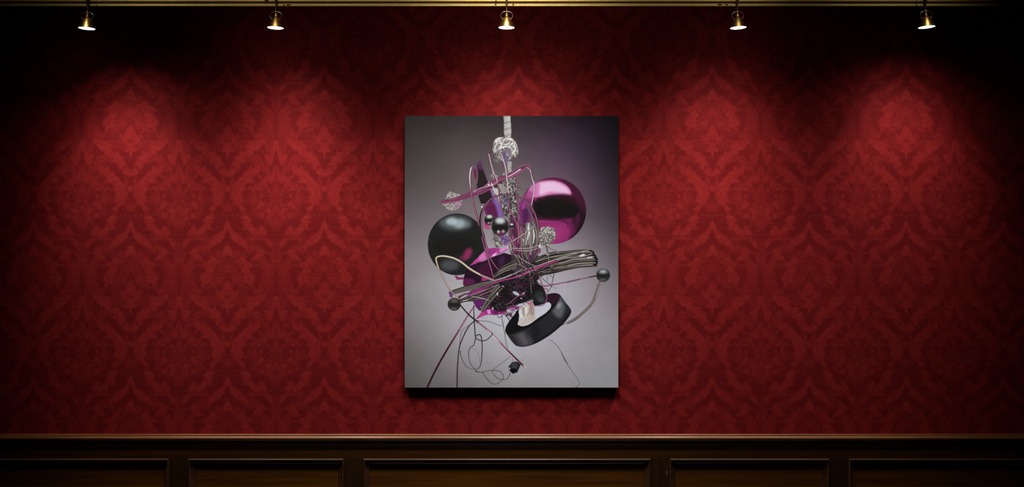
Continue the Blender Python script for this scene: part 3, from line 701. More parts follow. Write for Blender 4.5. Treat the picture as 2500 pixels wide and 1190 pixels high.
A.poly(Q('P1', (1050, 735), (1150, 722), (1270, 700), (1400, 706), (1520, 800), (1540, 960), (1460, 1060), (1440, 900), (1300, 905), (1150, 900), (1090, 870)), (34, 6, 20), 5, .97)
A.poly(Q('P1', (1100, 770), (1270, 740), (1430, 780), (1480, 880), (1300, 885), (1120, 860)), (7, 3, 5), 6, .95)
A.poly(Q('P1', (1120, 912), (1260, 915), (1370, 940), (1400, 1000), (1370, 1080), (1240, 1120), (1140, 1100)), (142, 40, 104), 4, .95)
A.poly(Q('P1', (1160, 960), (1300, 960), (1350, 1010), (1280, 1090), (1150, 1080)), (156, 50, 114), 8, .7)
A.poly(Q('P1', (1420, 920), (1460, 850), (1560, 820), (1550, 960), (1450, 1090), (1390, 1090), (1440, 1000)), (22, 5, 16), 6, .9)
A.poly(Q('P1', (1450, 870), (1480, 850), (1480, 930), (1450, 1000), (1420, 1030)), (96, 20, 66), 5, .6)
A.poly(Q('P1', (985, 760), (1040, 680), (1090, 690), (1080, 900), (1000, 900)), (150, 62, 120), 4, .75)
A.poly(Q('P1', (1000, 830), (1060, 800), (1080, 900), (1020, 950)), (70, 14, 54), 4, .7)
A.stroke(Q('P1', (1130, 905), (1220, 912), (1310, 908), (1370, 935), (1388, 990)), [.6, 1.2, 1.4, 1.2, .8], (40, 8, 28))
A.stroke(Q('P1', (1120, 925), (1180, 918), (1240, 926)), .8, (190, 120, 165), alpha=.6)
A.poly(Q('P1', (1330, 560), (1420, 600), (1500, 700), (1545, 860), (1500, 840), (1440, 740), (1400, 650), (1340, 590)), (54, 10, 36), 4, .8)
A.ell(1295+12, 476+12, 4, 2.2, (210, 40, 110), 2, .7)
A.clip = None

# big black ball
cx, cy, rx, ry = 1115.5, 597.0, 71.0, 75.5
bb = [(cx+rx*math.cos(t), cy+ry*math.sin(t)) for t in np.linspace(0, 2*math.pi, 72)[:-1]]
A.clip = A.mask(bb)
A.poly([(1040, 515), (1190, 515), (1190, 680), (1040, 680)], (26, 26, 26))
A.ell(1112, 545, 38, 17, (96, 104, 106), 11, .9)
A.ell(1103, 541, 13, 9, (190, 206, 212), 6, .75); A.ell(1122, 547, 14, 11, (178, 194, 198), 7, .7); A.ell(1140, 550, 8, 6, (120, 130, 132), 5, .5)
A.ell(1110, 600, 55, 22, (20, 19, 18), 10, .9)
A.ell(1142, 620, 9, 15, (158, 44, 98), 7, .85, .5); A.ell(1130, 632, 10, 7, (140, 40, 90), 5, .5)
A.ell(1098, 648, 22, 14, (82, 84, 86), 9, .8)
A.ell(1110, 668, 26, 6, (30, 30, 30), 4, .6)
A.clip = None

# dark blade leaf and the purple shard behind the columns
A.poly(Q('Z2', (930, 180), (960, 110), (985, 90), (1010, 150), (1050, 260), (1100, 400), (1160, 560), (1230, 760), (1300, 900), (1420, 1240), (1200, 1240), (1060, 1000), (1000, 880), (950, 740), (910, 580), (935, 420)), (88, 40, 92), 0.4)
A.poly(Q('Z2', (925, 230), (940, 160), (1000, 190), (1050, 300), (1110, 470), (1160, 620), (1200, 780), (1180, 850), (1010, 900), (960, 760), (912, 580), (935, 440)), (28, 22, 22), 1.2)
A.poly(Q('Z2', (930, 180), (985, 95), (1020, 180), (1040, 260), (940, 240)), (90, 46, 86), 3, .8)
A.poly(Q('Z2', (1080, 860), (1200, 850), (1290, 1000), (1310, 1080), (1180, 1120), (1080, 1060)), (118, 26, 92), 4, .9)
A.poly(Q('Z2', (1200, 780), (1290, 830), (1400, 1080), (1300, 1120)), (116, 72, 138), 2, .85)
A.poly(Q('Z2', (1160, 620), (1210, 560), (1300, 720), (1340, 860), (1240, 800)), (150, 110, 160), 2, .7)
A.poly(Q('Z2', (1000, 880), (1080, 880), (1110, 900), (1060, 940)), (150, 146, 144), 1.5)
A.ell(*Q('Z2', (1030, 945))[0], 4.5, 2.6, (220, 218, 214), 1, 1, .8)

# central silver lattice column, pale folded leaves and translucent violet pane
col_ = Q('P1', (740, 480), (790, 540), (850, 545), (880, 470), (915, 470), (935, 520), (975, 640), (985, 720), (960, 870), (965, 960), (900, 960), (880, 890), (850, 850), (820, 760), (790, 700), (750, 640), (735, 560))
lace(Q('P1', (752, 650), (745, 600), (800, 600), (870, 540), (955, 570), (972, 700), (968, 830), (955, 950), (905, 955), (885, 890), (855, 870), (830, 780), (800, 740)), 300, 21)
foil(Q('P1', (824, 560), (850, 520), (872, 500), (905, 515), (930, 540), (890, 600)), 50, 22, (120, 116, 114))
for P, c in ((((760, 640), (800, 650), (830, 740), (800, 730)), (214, 208, 202)), (((800, 620), (850, 610), (870, 700), (840, 700)), (164, 158, 156)), (((745, 610), (770, 640), (790, 690), (760, 660)), (196, 186, 188))):
    A.poly(Q('P1', *P), c, 1, .8)
rr = random.Random(9)
for k in range(40):
    x, y = rr.uniform(722, 800), rr.uniform(480, 600)
    if x-722 > (y-480)*.9+18: continue
    A.stroke(Q('P1', (x, y), (x+rr.uniform(4, 12), y+rr.uniform(14, 26))), [1.8, .6], rr.choice([(214, 210, 204), (90, 86, 84), (150, 146, 140)]), n=2)
A.poly(Q('Z3', (300, 320), (350, 330), (420, 480), (440, 590), (380, 590)), (128, 92, 168), 2, .85)
A.poly(Q('Z3', (420, 280), (520, 260), (540, 380), (460, 420)), (120, 104, 150), 3, .45)
A.poly(Q('Z3', (700, 380), (740, 330), (850, 420), (900, 560), (860, 700), (780, 740), (720, 620)), (112, 38, 100), 2, .95)
A.poly(Q('Z3', (760, 480), (840, 460), (860, 600), (790, 700)), (66, 22, 66), 4, .8)
A.poly(Q('Z3', (745, 390), (800, 360), (810, 440), (760, 470)), (160, 60, 140), 4, .8)
A.poly(Q('Z3', (900, 560), (950, 620), (965, 700), (900, 690)), (170, 50, 110), 2, .8)
A.poly(Q('Z3', (175, 420), (300, 380), (360, 520), (350, 590), (300, 600), (200, 560)), (84, 22, 62), 4, .9)
A.poly(Q('Z3', (720, 900), (720, 850), (780, 770), (800, 860), (760, 900)), (226, 222, 218), 1.2, .95)

# magenta sheet drum at the lower left of the middle
A.poly(Q('Z5', (600, 760), (610, 640), (660, 500), (700, 460), (940, 380), (1040, 330), (1260, 250), (1400, 290), (1454, 400), (1454, 760), (1100, 760), (1060, 700), (760, 780), (640, 800)), (34, 10, 30), .6)
A.poly(Q('Z5', (700, 465), (820, 340), (960, 200), (1010, 180), (1130, 170), (1260, 190), (1370, 125), (1330, 180), (1270, 230), (1040, 325), (900, 385)), (160, 58, 130), .6)
A.poly(Q('Z5', (860, 300), (960, 215), (985, 260), (985, 340), (850, 380)), (206, 118, 182), 2.5, .9)
A.poly(Q('Z5', (720, 450), (830, 340), (850, 380), (760, 430)), (190, 70, 150), 2, .8)
A.poly(Q('Z5', (1030, 180), (1110, 175), (1120, 230), (1060, 300), (1030, 290)), (150, 44, 124), 2, .8)
A.poly(Q('Z5', (1045, 315), (1090, 270), (1150, 240), (1140, 270), (1110, 300)), (244, 190, 236), 1.6, .95)
A.poly(Q('Z5', (1180, 240), (1200, 190), (1290, 180), (1260, 220)), (214, 150, 210), 2, .9)
A.poly(Q('Z5', (1270, 190), (1310, 150), (1360, 120), (1365, 150), (1320, 185)), (232, 150, 210), 1.2)
A.poly(Q('Z5', (840, 600), (860, 480), (960, 400), (1040, 420), (1100, 640), (1060, 690), (900, 640)), (64, 14, 50), 5, .8)
A.poly(Q('Z5', (900, 640), (960, 650), (1060, 690), (1020, 720), (910, 745)), (168, 44, 122), 2.5, .95)
A.poly(Q('Z5', (612, 660), (740, 670), (780, 700), (760, 770), (640, 790), (606, 740)), (98, 26, 78), 4, .85)
A.poly(Q('Z5', (1180, 320), (1260, 300), (1260, 420), (1180, 470)), (72, 34, 82), 4, .6)
A.poly(Q('Z5', (460, 620), (500, 620), (520, 645), (605, 645), (605, 680), (500, 685)), (120, 44, 98), .8)
A.poly(Q('Z5', (750, 1020), (850, 960), (1000, 940), (1120, 960), (1160, 1190), (880, 1190), (800, 1120)), (92, 30, 96), 1)
A.poly(Q('Z6', (0, 400), (100, 380), (200, 420), (150, 500), (60, 520), (0, 440)), (88, 30, 92), 1)

# lower fringe of magenta scraps
A.poly(Q('Z7', (735, 235), (800, 160), (830, 120), (900, 90), (1050, 90), (1180, 110), (1240, 130), (1255, 210), (1215, 160), (1180, 130), (1100, 160), (1010, 165), (900, 165), (850, 180), (790, 210)), (152, 44, 118), .6)
A.poly(Q('Z7', (900, 100), (940, 88), (955, 150), (915, 158)), (236, 150, 210), 1.2, .9)
A.poly(Q('Z7', (970, 90), (1040, 95), (1040, 160), (980, 160)), (104, 30, 96), 2, .8)
A.poly(Q('Z7', (820, 130), (860, 110), (880, 160), (800, 200)), (176, 60, 130), 2, .8)

# dark tangled core
A.poly(Q('Z6', (420, 40), (760, 0), (960, 20), (1010, 120), (930, 300), (820, 380), (560, 440), (420, 300)), (14, 11, 13), 2)
A.poly(Q('Z6', (180, 300), (300, 100), (520, 20), (900, 20), (1000, 60), (960, 200), (900, 330), (760, 360), (560, 450), (500, 520), (360, 520), (260, 480)), (18, 14, 18), 3.5)
A.poly(Q('P2', (700, 215), (800, 140), (960, 130), (990, 190), (950, 260), (760, 280)), (30, 26, 28), 3)
A.poly(Q('P2', (830, 150), (870, 60), (960, 60), (1000, 90), (960, 170)), (44, 34, 44), 3, .9)
rr = random.Random(31)
def tangle(k, cx, cy, sx, sy, n, cols, w=(0.8, 2.0), L=60):
    s = FR[k][2]
    for i in range(n):
        x, y = cx+rr.gauss(0, sx), cy+rr.gauss(0, sy); a = rr.uniform(0, 6.28); P = [(x, y)]
        for q in range(3):
            a += rr.uniform(-1.3, 1.3); x += L*math.cos(a)*rr.uniform(.5, 1); y += L*math.sin(a)*rr.uniform(.4, .8); P.append((x, y))
        c = rr.choice(cols); A.stroke(Q(k, *P), rr.uniform(*w), c, n=4, alpha=.95)
DK_ = [(14, 12, 14), (22, 18, 21), (8, 7, 9), (10, 9, 10), (34, 28, 33), (54, 48, 50), (52, 16, 40)]
tangle('Z6', 420, 400, 80, 70, 90, DK_); tangle('Z6', 640, 150, 130, 70, 110, DK_); tangle('Z6', 850, 200, 90, 90, 60, DK_)
tangle('Z6', 600, 330, 150, 60, 60, DK_ + [(110, 36, 82)]); tangle('Z6', 420, 430, 70, 50, 20, [(70, 68, 66), (96, 92, 88), (76, 26, 62)], (.5, 1.0), 40)
tangle('Z6', 700, 110, 150, 60, 22, [(96, 34, 72), (64, 56, 60), (50, 48, 48)], (.6, 1.1), 60)
for x, y, a, b, r_ in ((660, 245, 9, 4, .5), (355, 258, 3.4, 1.4, .9), (780, 245, 4, 1.6, -.5), (742, 325, 2, 2, 0), (740, 435, 7, 4, .1), (285, 490, 1.8, 4, 0), (450, 130, 3.6, 1.2, .5), (990, 435, 4, 2, .2), (100, 470, 2, 2, 0)):
    A.ell(*Q('Z6', (x, y))[0], a, b, (190, 196, 202), .8, .9, r_)
A.poly(Q('Z6', (510, 480), (600, 450), (720, 460), (700, 500), (600, 520), (520, 500)), (120, 34, 104), 1.2, .9)
A.stroke(Q('Z6', (640, 560), (530, 545), (545, 500), (640, 490)), [1.5, 2.6, 1.4, 1], (228, 214, 228))
magw(Q('Z6', (560, 400), (660, 310), (760, 260)), 2.4); magw(Q('Z6', (510, 490), (620, 470), (760, 450)), 1.8)
A.poly(Q('Z6', (560, 580), (600, 600), (600, 640), (570, 620)), (120, 30, 100), .8)

# silver / magenta vertical tubes of the centre right
A.poly(Q('Z4', (-60, 0), (60, 60), (350, 60), (380, 400), (300, 640), (150, 780), (-40, 800), (-80, 500)), (64, 44, 56), 2, .95, smooth=3)
A.poly(Q('Z3', (560, 640), (640, 600), (720, 640), (800, 760), (960, 760), (1010, 1000), (1030, 1190), (580, 1190)), (84, 52, 72), 2, .9)
strands(Q('Z3', (760, 760), (780, 880), (790, 1000), (760, 1190)), [7, 8, 8, 6], 5, 41, M_+G_, 3.8, .8)
strands(Q('Z3', (880, 700), (900, 820), (885, 980), (860, 1190)), [9, 15, 18, 15], 9, 42, S_+G_+S_+M_, 4.6, .8)
for P_ in (((840, 400), (880, 500), (900, 600), (880, 700)), ((900, 520), (930, 620), (970, 700)), ((910, 590), (905, 680), (925, 760))): A.stroke(Q('Z3', *P_), [1.2, 3, 2], (92, 84, 88), hi=(150, 140, 146), edge=(40, 30, 38))
strands(Q('Z4', (60, 440), (100, 560), (130, 680)), [24, 17, 12], 11, 43, M_+G_+G_, 4.2, .8)
strands(Q('Z3', (640, 620), (660, 860), (680, 1040), (640, 1190)), [9, 9, 10, 12], 6, 44, M_+[((60, 14, 50), (26, 6, 20), (150, 60, 110))], 3.6, .8)
strands(Q('Z3', (560, 900), (600, 1050), (620, 1190)), [8, 8, 10], 5, 45, M_+S_, 2.8, 1)
for P, w in ((((870, 700), (860, 790), (880, 900)), 4.5), (((940, 800), (950, 900), (940, 1020)), 4), (((760, 930), (770, 975), (785, 960), (775, 1060)), 1.6), (((860, 860), (850, 960)), 2.6)):
    A.stroke(Q('Z3', *P), [w*.4, w, w*.4], (228, 226, 220), alpha=.9)
A.ell(*Q('Z3', (690, 985))[0], 3, 5.5, (20, 14, 20), .8)
foil(Q('Z3', (290, 850), (350, 880), (420, 960), (450, 1010), (420, 1070), (340, 1090), (310, 1000), (280, 920)), 90, 51, (110, 104, 100))
A.poly(Q('Z3', (390, 910), (480, 900), (550, 930), (540, 1020), (470, 1050), (430, 980)), (108, 70, 132), 2, .9)
foil(Q('Z3', (420, 920), (520, 910), (540, 1000), (470, 1040)), 26, 52, (100, 66, 120), (60, 36, 80), (170, 140, 190))
tangle('Z3', 360, 950, 40, 60, 26, [(120, 114, 108), (60, 56, 54), (170, 164, 158)], (.6, 1.1), 34)

# lower left and right sheaves of dark wire
A.poly(Q('Z4', (0, 880), (140, 740), (330, 640), (480, 540), (700, 510), (900, 480), (1170, 462), (1250, 500), (1290, 600), (1290, 725), (960, 760), (640, 840), (400, 890), (340, 960), (100, 960)), (34, 28, 28), .8, smooth=4)
def wire(P, w, g, e=None):
    c, ed, h = g
    A.stroke(P, w, c, hi=h, edge=ed, n=6, off=.2, hw=.4)
GA, GB, GC = ((116, 106, 98), (20, 16, 16), (206, 200, 190)), ((74, 66, 60), (14, 11, 11), (160, 150, 138)), ((46, 40, 38), (10, 8, 8), (116, 106, 98))
for P, w, g in ((((60, 800), (330, 610), (560, 520), (800, 500), (1000, 478), (1160, 470)), 4.4, GC), (((340, 640), (560, 540), (720, 515), (950, 492), (1170, 478)), 4.2, GB),
                (((320, 660), (500, 600), (700, 560), (960, 515), (1180, 500), (1230, 512)), 4.6, GA), (((340, 690), (560, 620), (800, 560), (1000, 535), (1220, 520)), 4.0, GC),
                (((360, 720), (600, 650), (780, 590), (1000, 560), (1200, 545)), 4.6, GB), (((300, 800), (500, 700), (760, 610), (960, 590), (1130, 560), (1230, 530)), 4.0, GA),
                (((420, 760), (640, 690), (860, 640), (1050, 600), (1260, 575)), 4.6, GB), (((560, 740), (760, 670), (920, 625), (1100, 612), (1275, 606)), 4.8, GA),
                (((600, 720), (760, 690), (900, 660), (1080, 640), (1285, 632)), 4.4, GB), (((700, 720), (860, 690), (1040, 668), (1200, 655), (1290, 655)), 4.2, GC),
                (((620, 770), (800, 730), (1000, 692), (1180, 680), (1285, 678)), 4.6, GA), (((700, 770), (880, 742), (1080, 718), (1240, 708), (1280, 705)), 4.6, GA),
                (((380, 870), (560, 800), (720, 780), (960, 745), (1270, 722)), 4.4, GC), (((360, 840), (500, 790), (680, 740), (820, 720)), 3.4, GB), (((400, 890), (560, 830), (760, 795), (980, 755)), 3.2, GC)):
    wire(Q('Z4', *P), [w*.7, w, w, w*.8], g)
A.poly(Q('Z4', (1010, 560), (1080, 530), (1120, 540), (1100, 565), (1040, 580)), (206, 206, 210), .8); A.poly(Q('Z4', (1130, 585), (1230, 570), (1240, 590), (1160, 600)), (196, 196, 202), .8)
for x, y in ((1236, 508), (1275, 572), (1298, 618), (1298, 664), (1278, 716)):
    A.stroke(Q('Z4', (x-34, y-16), (x+4, y-12), (x+10, y+6), (x-8, y+16)), [2.2, 4, 4, 2], (12, 10, 11), n=4)
A.poly(Q('Z4', (690, 560), (780, 540), (790, 580), (700, 600)), (92, 88, 74), 1.5, .8)
strands(Q('Z5', (400, 900), (640, 830), (860, 770), (1100, 710), (1300, 650)), [4.5, 6, 6, 6, 5], 7, 65, G_, 3.6, .5)
strands(Q('Z5', (540, 1000), (760, 950), (960, 880), (1180, 780)), [7, 12, 15, 9], 12, 66, G_+G_+M_, 3.6, .9)
strands(Q('Z5', (560, 1040), (800, 960), (900, 940)), [2, 4, 3], 4, 67, G_, 2.2, .5)
strands(Q('Z5', (900, 1190), (1000, 1040), (1100, 900), (1200, 800)), [5, 7, 9, 8], 7, 68, G_, 3.0, .8)
strands(Q('Z5', (1100, 620), (1240, 520), (1400, 460), (1454, 430)), [3, 7, 10, 10], 7, 69, G_, 4.0, .6)
A.poly(Q('Z5', (440, 870), (620, 800), (900, 760), (1000, 760), (760, 850), (470, 905)), (96, 88, 84), 1, .5)
A.poly(Q('Z5', (700, 900), (800, 840), (960, 795), (900, 850), (780, 900)), (140, 40, 120), 1.5, .9)
A.poly(Q('Z5', (640, 920), (690, 890), (720, 960), (670, 950)), (120, 50, 130), 1, .9)
A.poly(Q('Z5', (365, 880), (400, 870), (430, 900), (430, 970), (390, 970)), (96, 56, 110), .8)
magw(Q('Z5', (480, 930), (600, 900), (700, 885)), 2.2, True)
A.stroke(Q('Z5', (540, 1000), (620, 950), (680, 930)), [1, 4, 1], (170, 176, 172)); A.stroke(Q('Z5', (600, 1025), (680, 1010)), 1.4, (214, 212, 206))
silw(Q('Z5', (740, 955), (860, 975), (950, 1000), (1020, 1020)), [1.5, 3.2, 1.5]); A.stroke(Q('Z5', (1150, 905), (1155, 930)), [3, 2], (232, 232, 228))
# long pink and white rods running from the lower left up to the right
silw(Q('Z5', (1085, 700), (1240, 660), (1454, 575)), [2.4, 3.4, 4.4]); silw(Q('Z4', (0, 835), (60, 810), (320, 735), (700, 600), (1170, 465)), [4, 3.4, 3, 2.6, 1.8], n=5)
A.stroke(Q('P2', (560, 330), (700, 262), (840, 226), (960, 170), (1130, 112)), [2, 3.8, 4.6, 7, 3.8], (150, 36, 104), hi=(222, 92, 168), edge=(70, 12, 50), off=-.2)
A.stroke(Q('Z4', (0, 905), (140, 850), (300, 790)), [2.6, 3, 2], (206, 90, 160))

# cream loop at the left
cr = Q('Z5', (1090, 700), (900, 620), (720, 520), (560, 400), (430, 335), (280, 305), (180, 318), (165, 370), (205, 500), (290, 680), (380, 840), (520, 990))
A.stroke(cr, [3.5, 4.5, 6, 5, 4.4, 4, 5, 5, 4, 3.4, 3, 2.6], (186, 168, 132), hi=(238, 228, 204), edge=(74, 58, 50), off=.1)
A.stroke([(x+1.2, y-1.8) for x, y in cr[:7]], 1.0, (250, 246, 236)); A.stroke([(x+.2, y+1.9) for x, y in cr[:6]], .9, (60, 48, 44))
magw(Q('Z5', (880, 600), (980, 650), (1095, 695)), 1.8); A.stroke(cr[8:], [1, 1], (150, 96, 116), alpha=.7)

# foil bud at the far left, the crossing sheaf of pink wires
foil(Q('Z2', (345, 790), (390, 700), (430, 655), (500, 675), (560, 690), (640, 730), (660, 830), (610, 940), (500, 1000), (400, 985), (330, 920), (290, 870)), 190, 71, (150, 144, 140), ln=5, w=1.2, grad=.3)
A.poly(Q('Z2', (520, 860), (600, 850), (640, 880), (590, 950), (540, 970)), (166, 120, 146), 2, .7)
strands(Q('Z2', (270, 850), (450, 820), (640, 770), (840, 700), (1000, 650), (1200, 560)), [2.0, 3.4, 5.4, 6.4, 6.6, 4], 9, 72, M_, 2.2, .3)
strands(Q('Z2', (1080, 580), (1300, 480), (1450, 400)), [6, 5, 4], 6, 73, M_, 2.2, .3)
strands(Q('Z1', (300, 1230), (450, 1170), (640, 1110), (820, 1020), (980, 930)), [4, 5, 5.6, 5, 2], 8, 74, M_, 2.3, .3)
magw(Q('Z2', (270, 850), (300, 820), (420, 800), (640, 745), (860, 660)), 1.8, n=5); magw(Q('Z2', (268, 855), (340, 875), (520, 850), (800, 760)), 1.8, n=5)
magw(Q('Z1', (420, 1180), (600, 1080), (760, 980), (860, 930), (960, 910), (1000, 940)), [1.5, 2.4, 3.4, 3.6, 3.4, 2]);
A.stroke(Q('Z1', (600, 1130), (720, 1060), (820, 995)), [1.4, 1.8, 2.6], (240, 226, 232)); A.stroke(Q('Z2', (850, 665), (1000, 590), (1180, 545), (1290, 500)), 1.4, (226, 190, 204))
for P in (((1190, 510), (1210, 560)), ((1290, 490), (1310, 540)), ((1120, 520), (1160, 545))): A.stroke(Q('Z2', *P), 2.4, (232, 222, 220))

# tall hoops
lp = Q('P1', (720, 1185), (690, 1080), (640, 930), (600, 780), (575, 650), (567, 560), (575, 490), (592, 460))
magw(lp, [4, 4.5, 4.6, 4.4, 4.4, 4.2, 4.0, 2.6]); A.stroke(lp[-4:], [.6, 2.2, 2.6, 1.2], (244, 232, 236))
magw(Q('P1', (592, 460), (620, 480), (632, 520), (630, 590), (618, 610), (600, 540), (588, 470)), [2.6, 3, 2.4, 2, 2, 2.4, 2.6]); A.poly(Q('P1', (600, 490), (618, 490), (626, 540), (616, 580), (604, 530)), (96, 36, 74), 1)
magw(Q('P1', (618, 600), (628, 640), (640, 700)), 2.2)
pa = Q('P1', (770, 345), (735, 348), (726, 362), (738, 420), (760, 500), (790, 570), (800, 620))
A.stroke(pa[:3], [1.4, 2.0, 2.4], (90, 24, 52)); magw(pa[2:], [3, 3.6, 3.6, 3.6, 2.6], True)
magw(Q('P1', (800, 600), (812, 700), (828, 800), (845, 880)), [3, 3.6, 3.8, 3], off=-.2)
pb = Q('P1', (820, 345), (842, 400), (862, 470), (875, 560), (886, 690)); magw(pb, [2.4, 4, 4.6, 4.8, 4.4], True)
magw(Q('P1', (888, 690), (893, 780), (895, 880), (890, 1000), (905, 1100)), [3.6, 3, 2.8, 2.4, 2.2])
magw(Q('P1', (958, 545), (952, 640), (962, 760), (972, 860), (965, 1000), (975, 1100)), [3.4, 3.6, 3.8, 3.6, 4, 3.6])
magw(Q('P1', (900, 840), (935, 900), (962, 960), (968, 1050), (960, 1100)), [2, 4, 4.6, 4.4, 3]); magw(Q('P1', (968, 880), (990, 760), (1040, 700)), [1.6, 2.2, 2])
pr = Q('P1', (1045, 475), (1070, 500), (1085, 560), (1100, 620), (1095, 700), (1078, 790)); magw(pr, [2.6, 5, 5.6, 5.4, 4.2, 2.6], True)
A.stroke(Q('P1', (1075, 500), (1095, 580)), [1, 1.8, 1], (110, 60, 84))
magw(Q('P1', (1040, 470), (1075, 455), (1062, 490)), 2.6)
A.stroke(Q('P1', (970, 640), (1000, 655), (1045, 655)), .9, (70, 60, 60)); A.stroke(Q('P1', (965, 600), (985, 610), (980, 640)), .9, (70, 60, 60))
# round hoop
hp = Q('P1', (730, 1185), (690, 1080), (664, 960), (668, 860), (700, 780), (760, 725), (840, 702), (920, 706), (1000, 735), (1060, 780), (1100, 840), (1128, 920), (1140, 1010), (1135, 1100), (1105, 1180))
A.stroke([(x-1.6, y+.8) for x, y in hp[:6]], [2, 5, 7, 6, 3, 1], (26, 18, 22))
A.stroke(hp, [3.4, 4.4, 5.2, 4.8, 4.4, 4.4, 4.4, 4.4, 4.6, 5, 5.4, 5.6, 5.4, 5, 4], (92, 54, 72), hi=(190, 150, 166), edge=(40, 20, 32), off=-.2)
A.stroke(Q('P1', (1040, 800), (1080, 880), (1085, 950), (1120, 960), (1130, 1060), (1120, 1150)), [2, 3, 2.6, 2.4, 3, 2.4], (84, 76, 78), hi=(160, 150, 150), edge=(36, 28, 32))
magw(Q('Z5', (900, 0), (960, 230), (1040, 480), (1095, 680)), [3, 3.6, 3.4, 2.4], n=5); magw(Q('Z5', (940, 0), (1000, 260), (1100, 440), (1190, 545)), [3.4, 3.6, 3, 2.2], n=5)

# beads in the ring
def bead(cx, cy, rx, ry, refl=True):
    A.ell(cx, cy, rx, ry, (40, 38, 38), .4)
    A.clip = A.mask([(cx+rx*math.cos(t), cy+ry*math.sin(t)) for t in np.linspace(0, 6.283, 40)[:-1]])
    A.ell(cx, cy-ry*.62, rx*.55, ry*.35, (214, 218, 218), rx*.28, .9)
    A.ell(cx, cy+ry*.15, rx*.95, ry*.32, (14, 12, 12), rx*.2, .9)
    if refl:
        A.ell(cx+rx*.1, cy+ry*.75, rx*.6, ry*.22, (110, 44, 84), rx*.15, .8)
        A.ell(cx-rx*.2, cy+ry*.52, rx*.16, ry*.15, (204, 194, 200), rx*.12, .9); A.ell(cx+rx*.35, cy+ry*.48, rx*.18, ry*.14, (180, 164, 174), rx*.12, .9)
    A.clip = None
A.poly(Q('Z3', (140, 700), (160, 620), (220, 760), (260, 780), (240, 800), (150, 770)), (196, 50, 120), 1.2, .8)
bead(*Q('Z3', (232, 645))[0], 12.5, 13.5); bead(*Q('Z3', (590, 750))[0], 7, 8); bead(*Q('Z3', (405, 752))[0], 21, 23.5)
A.stroke(Q('Z3', (240, 760), (262, 690), (290, 640)), 1.2, (120, 130, 110)); A.stroke(Q('Z3', (270, 860), (300, 900), (350, 890)), 1.1, (120, 112, 100))
A.stroke(Q('Z3', (545, 560), (540, 700), (550, 860), (545, 1000)), [2.2, 1.8, 1.6, 1.4], (120, 84, 96))
magw(Q('Z3', (570, 460), (610, 580), (660, 680), (690, 760), (700, 900), (700, 1000)), [1.6, 4, 4.4, 5.2, 5, 3.4])
silw(Q('Z3', (560, 1010), (680, 940), (820, 850), (920, 770), (965, 720)), [2, 2.6, 3, 2.8, 1.8]); silw(Q('Z3', (570, 940), (590, 985), (650, 970)), 1.4)
silw(Q('Z3', (570, 1100), (760, 1105), (900, 1095), (1040, 1050)), 2.4); silw(Q('Z3', (670, 1135), (800, 1145), (920, 1130), (1040, 1085)), 2.2)
A.poly(Q('Z3', (1020, 1060), (1045, 1040), (1055, 1080), (1035, 1095)), (216, 214, 210), .8)
magw(Q('Z4', (350, 440), (365, 480), (330, 540), (280, 600)), [3, 3.4, 3, 2])
silw(Q('Z4', (0, 550), (100, 620), (220, 690), (320, 730)), [1.6, 2, 2, 1.4]); silw(Q('Z4', (30, 695), (100, 730), (170, 780)), 1.3)

# crumpled foil ball right of the ring, its stem
fb = Q('Z4', (375, 170), (400, 120), (460, 90), (560, 100), (630, 150), (635, 270), (590, 330), (520, 390), (420, 390), (380, 350), (370, 260))
foil(fb, 300, 81, (112, 106, 100), ln=4.6, w=1.1, grad=.5)
A.stroke(Q('Z4', (385, 350), (395, 420), (430, 420)), 1.6, (200, 194, 188))
A.poly(Q('Z4', (470, 395), (500, 400), (525, 500), (500, 520), (490, 470)), (90, 86, 84), .6); grayw(Q('Z4', (510, 410), (580, 460), (640, 480), (700, 515)), [2, 1.6, 3, 1])
grayw(Q('Z4', (500, 525), (520, 580), (525, 640)), 4); A.stroke(Q('Z4', (480, 535), (530, 540)), 2, (180, 178, 172))
silw(Q('Z4', (610, 475), (700, 515)), 1.2)

# thin rods right of the core
magw(Q('Z4', (450, 1055), (700, 1010), (1000, 945), (1300, 885)), [3.6, 2.6, 2.2, 3.0], off=0); A.stroke(Q('Z4', (820, 995), (940, 965), (1020, 945)), 1.4, (40, 16, 26)); A.stroke(Q('Z4', (1180, 905), (1300, 885)), 2.0, (60, 20, 36))
blkw(Q('Z4', (610, 860), (590, 960), (560, 1080), (500, 1165)), [1.6, 1.4, 1.3, 1]); blkw(Q('Z4', (380, 880), (470, 970), (555, 1030)), 1.3); blkw(Q('Z4', (510, 840), (590, 910)), .9)
magw(Q('Z4', (370, 890), (410, 990), (430, 1070)), 2.4); magw(Q('Z4', (440, 1090), (510, 1100), (500, 1130)), 2)
A.stroke(Q('Z6', (900, 60), (905, 190), (940, 330), (940, 430)), [1.4, 1.6, 1.4, 1.2], (120, 110, 106))

# round beads on rods
def ball_(cx, cy, r, top=(150, 160, 160)):
    A.ell(cx, cy, r, r, (40, 38, 38), .4)
    A.clip = A.mask([(cx+r*math.cos(t), cy+r*math.sin(t)) for t in np.linspace(0, 6.283, 40)[:-1]])
    A.ell(cx-r*.02, cy-r*.5, r*.5, r*.35, top, r*.4, .9); A.ell(cx, cy+r*.05, r*.9, r*.25, (22, 16, 18), r*.25, .8); A.ell(cx-r*.1, cy+r*.7, r*.45, r*.2, (104, 100, 102), r*.3, .7)
    A.clip = None
ball_(1472.5, 672.5, 16.8, (176, 186, 188)); ball_(1109, 743.5, 16.0, (96, 92, 84))
t_ = Q('Z8', (475, 185), (440, 280), (405, 385), (320, 475), (230, 545), (110, 603)); strands(t_, [.8, 1.5, 2.6, 2.2, 2.6, 1], 4, 91, [((120, 112, 104), (50, 42, 42), (190, 180, 170)), ((90, 80, 76), (30, 26, 26), (160, 150, 140))], 1.8, .4)
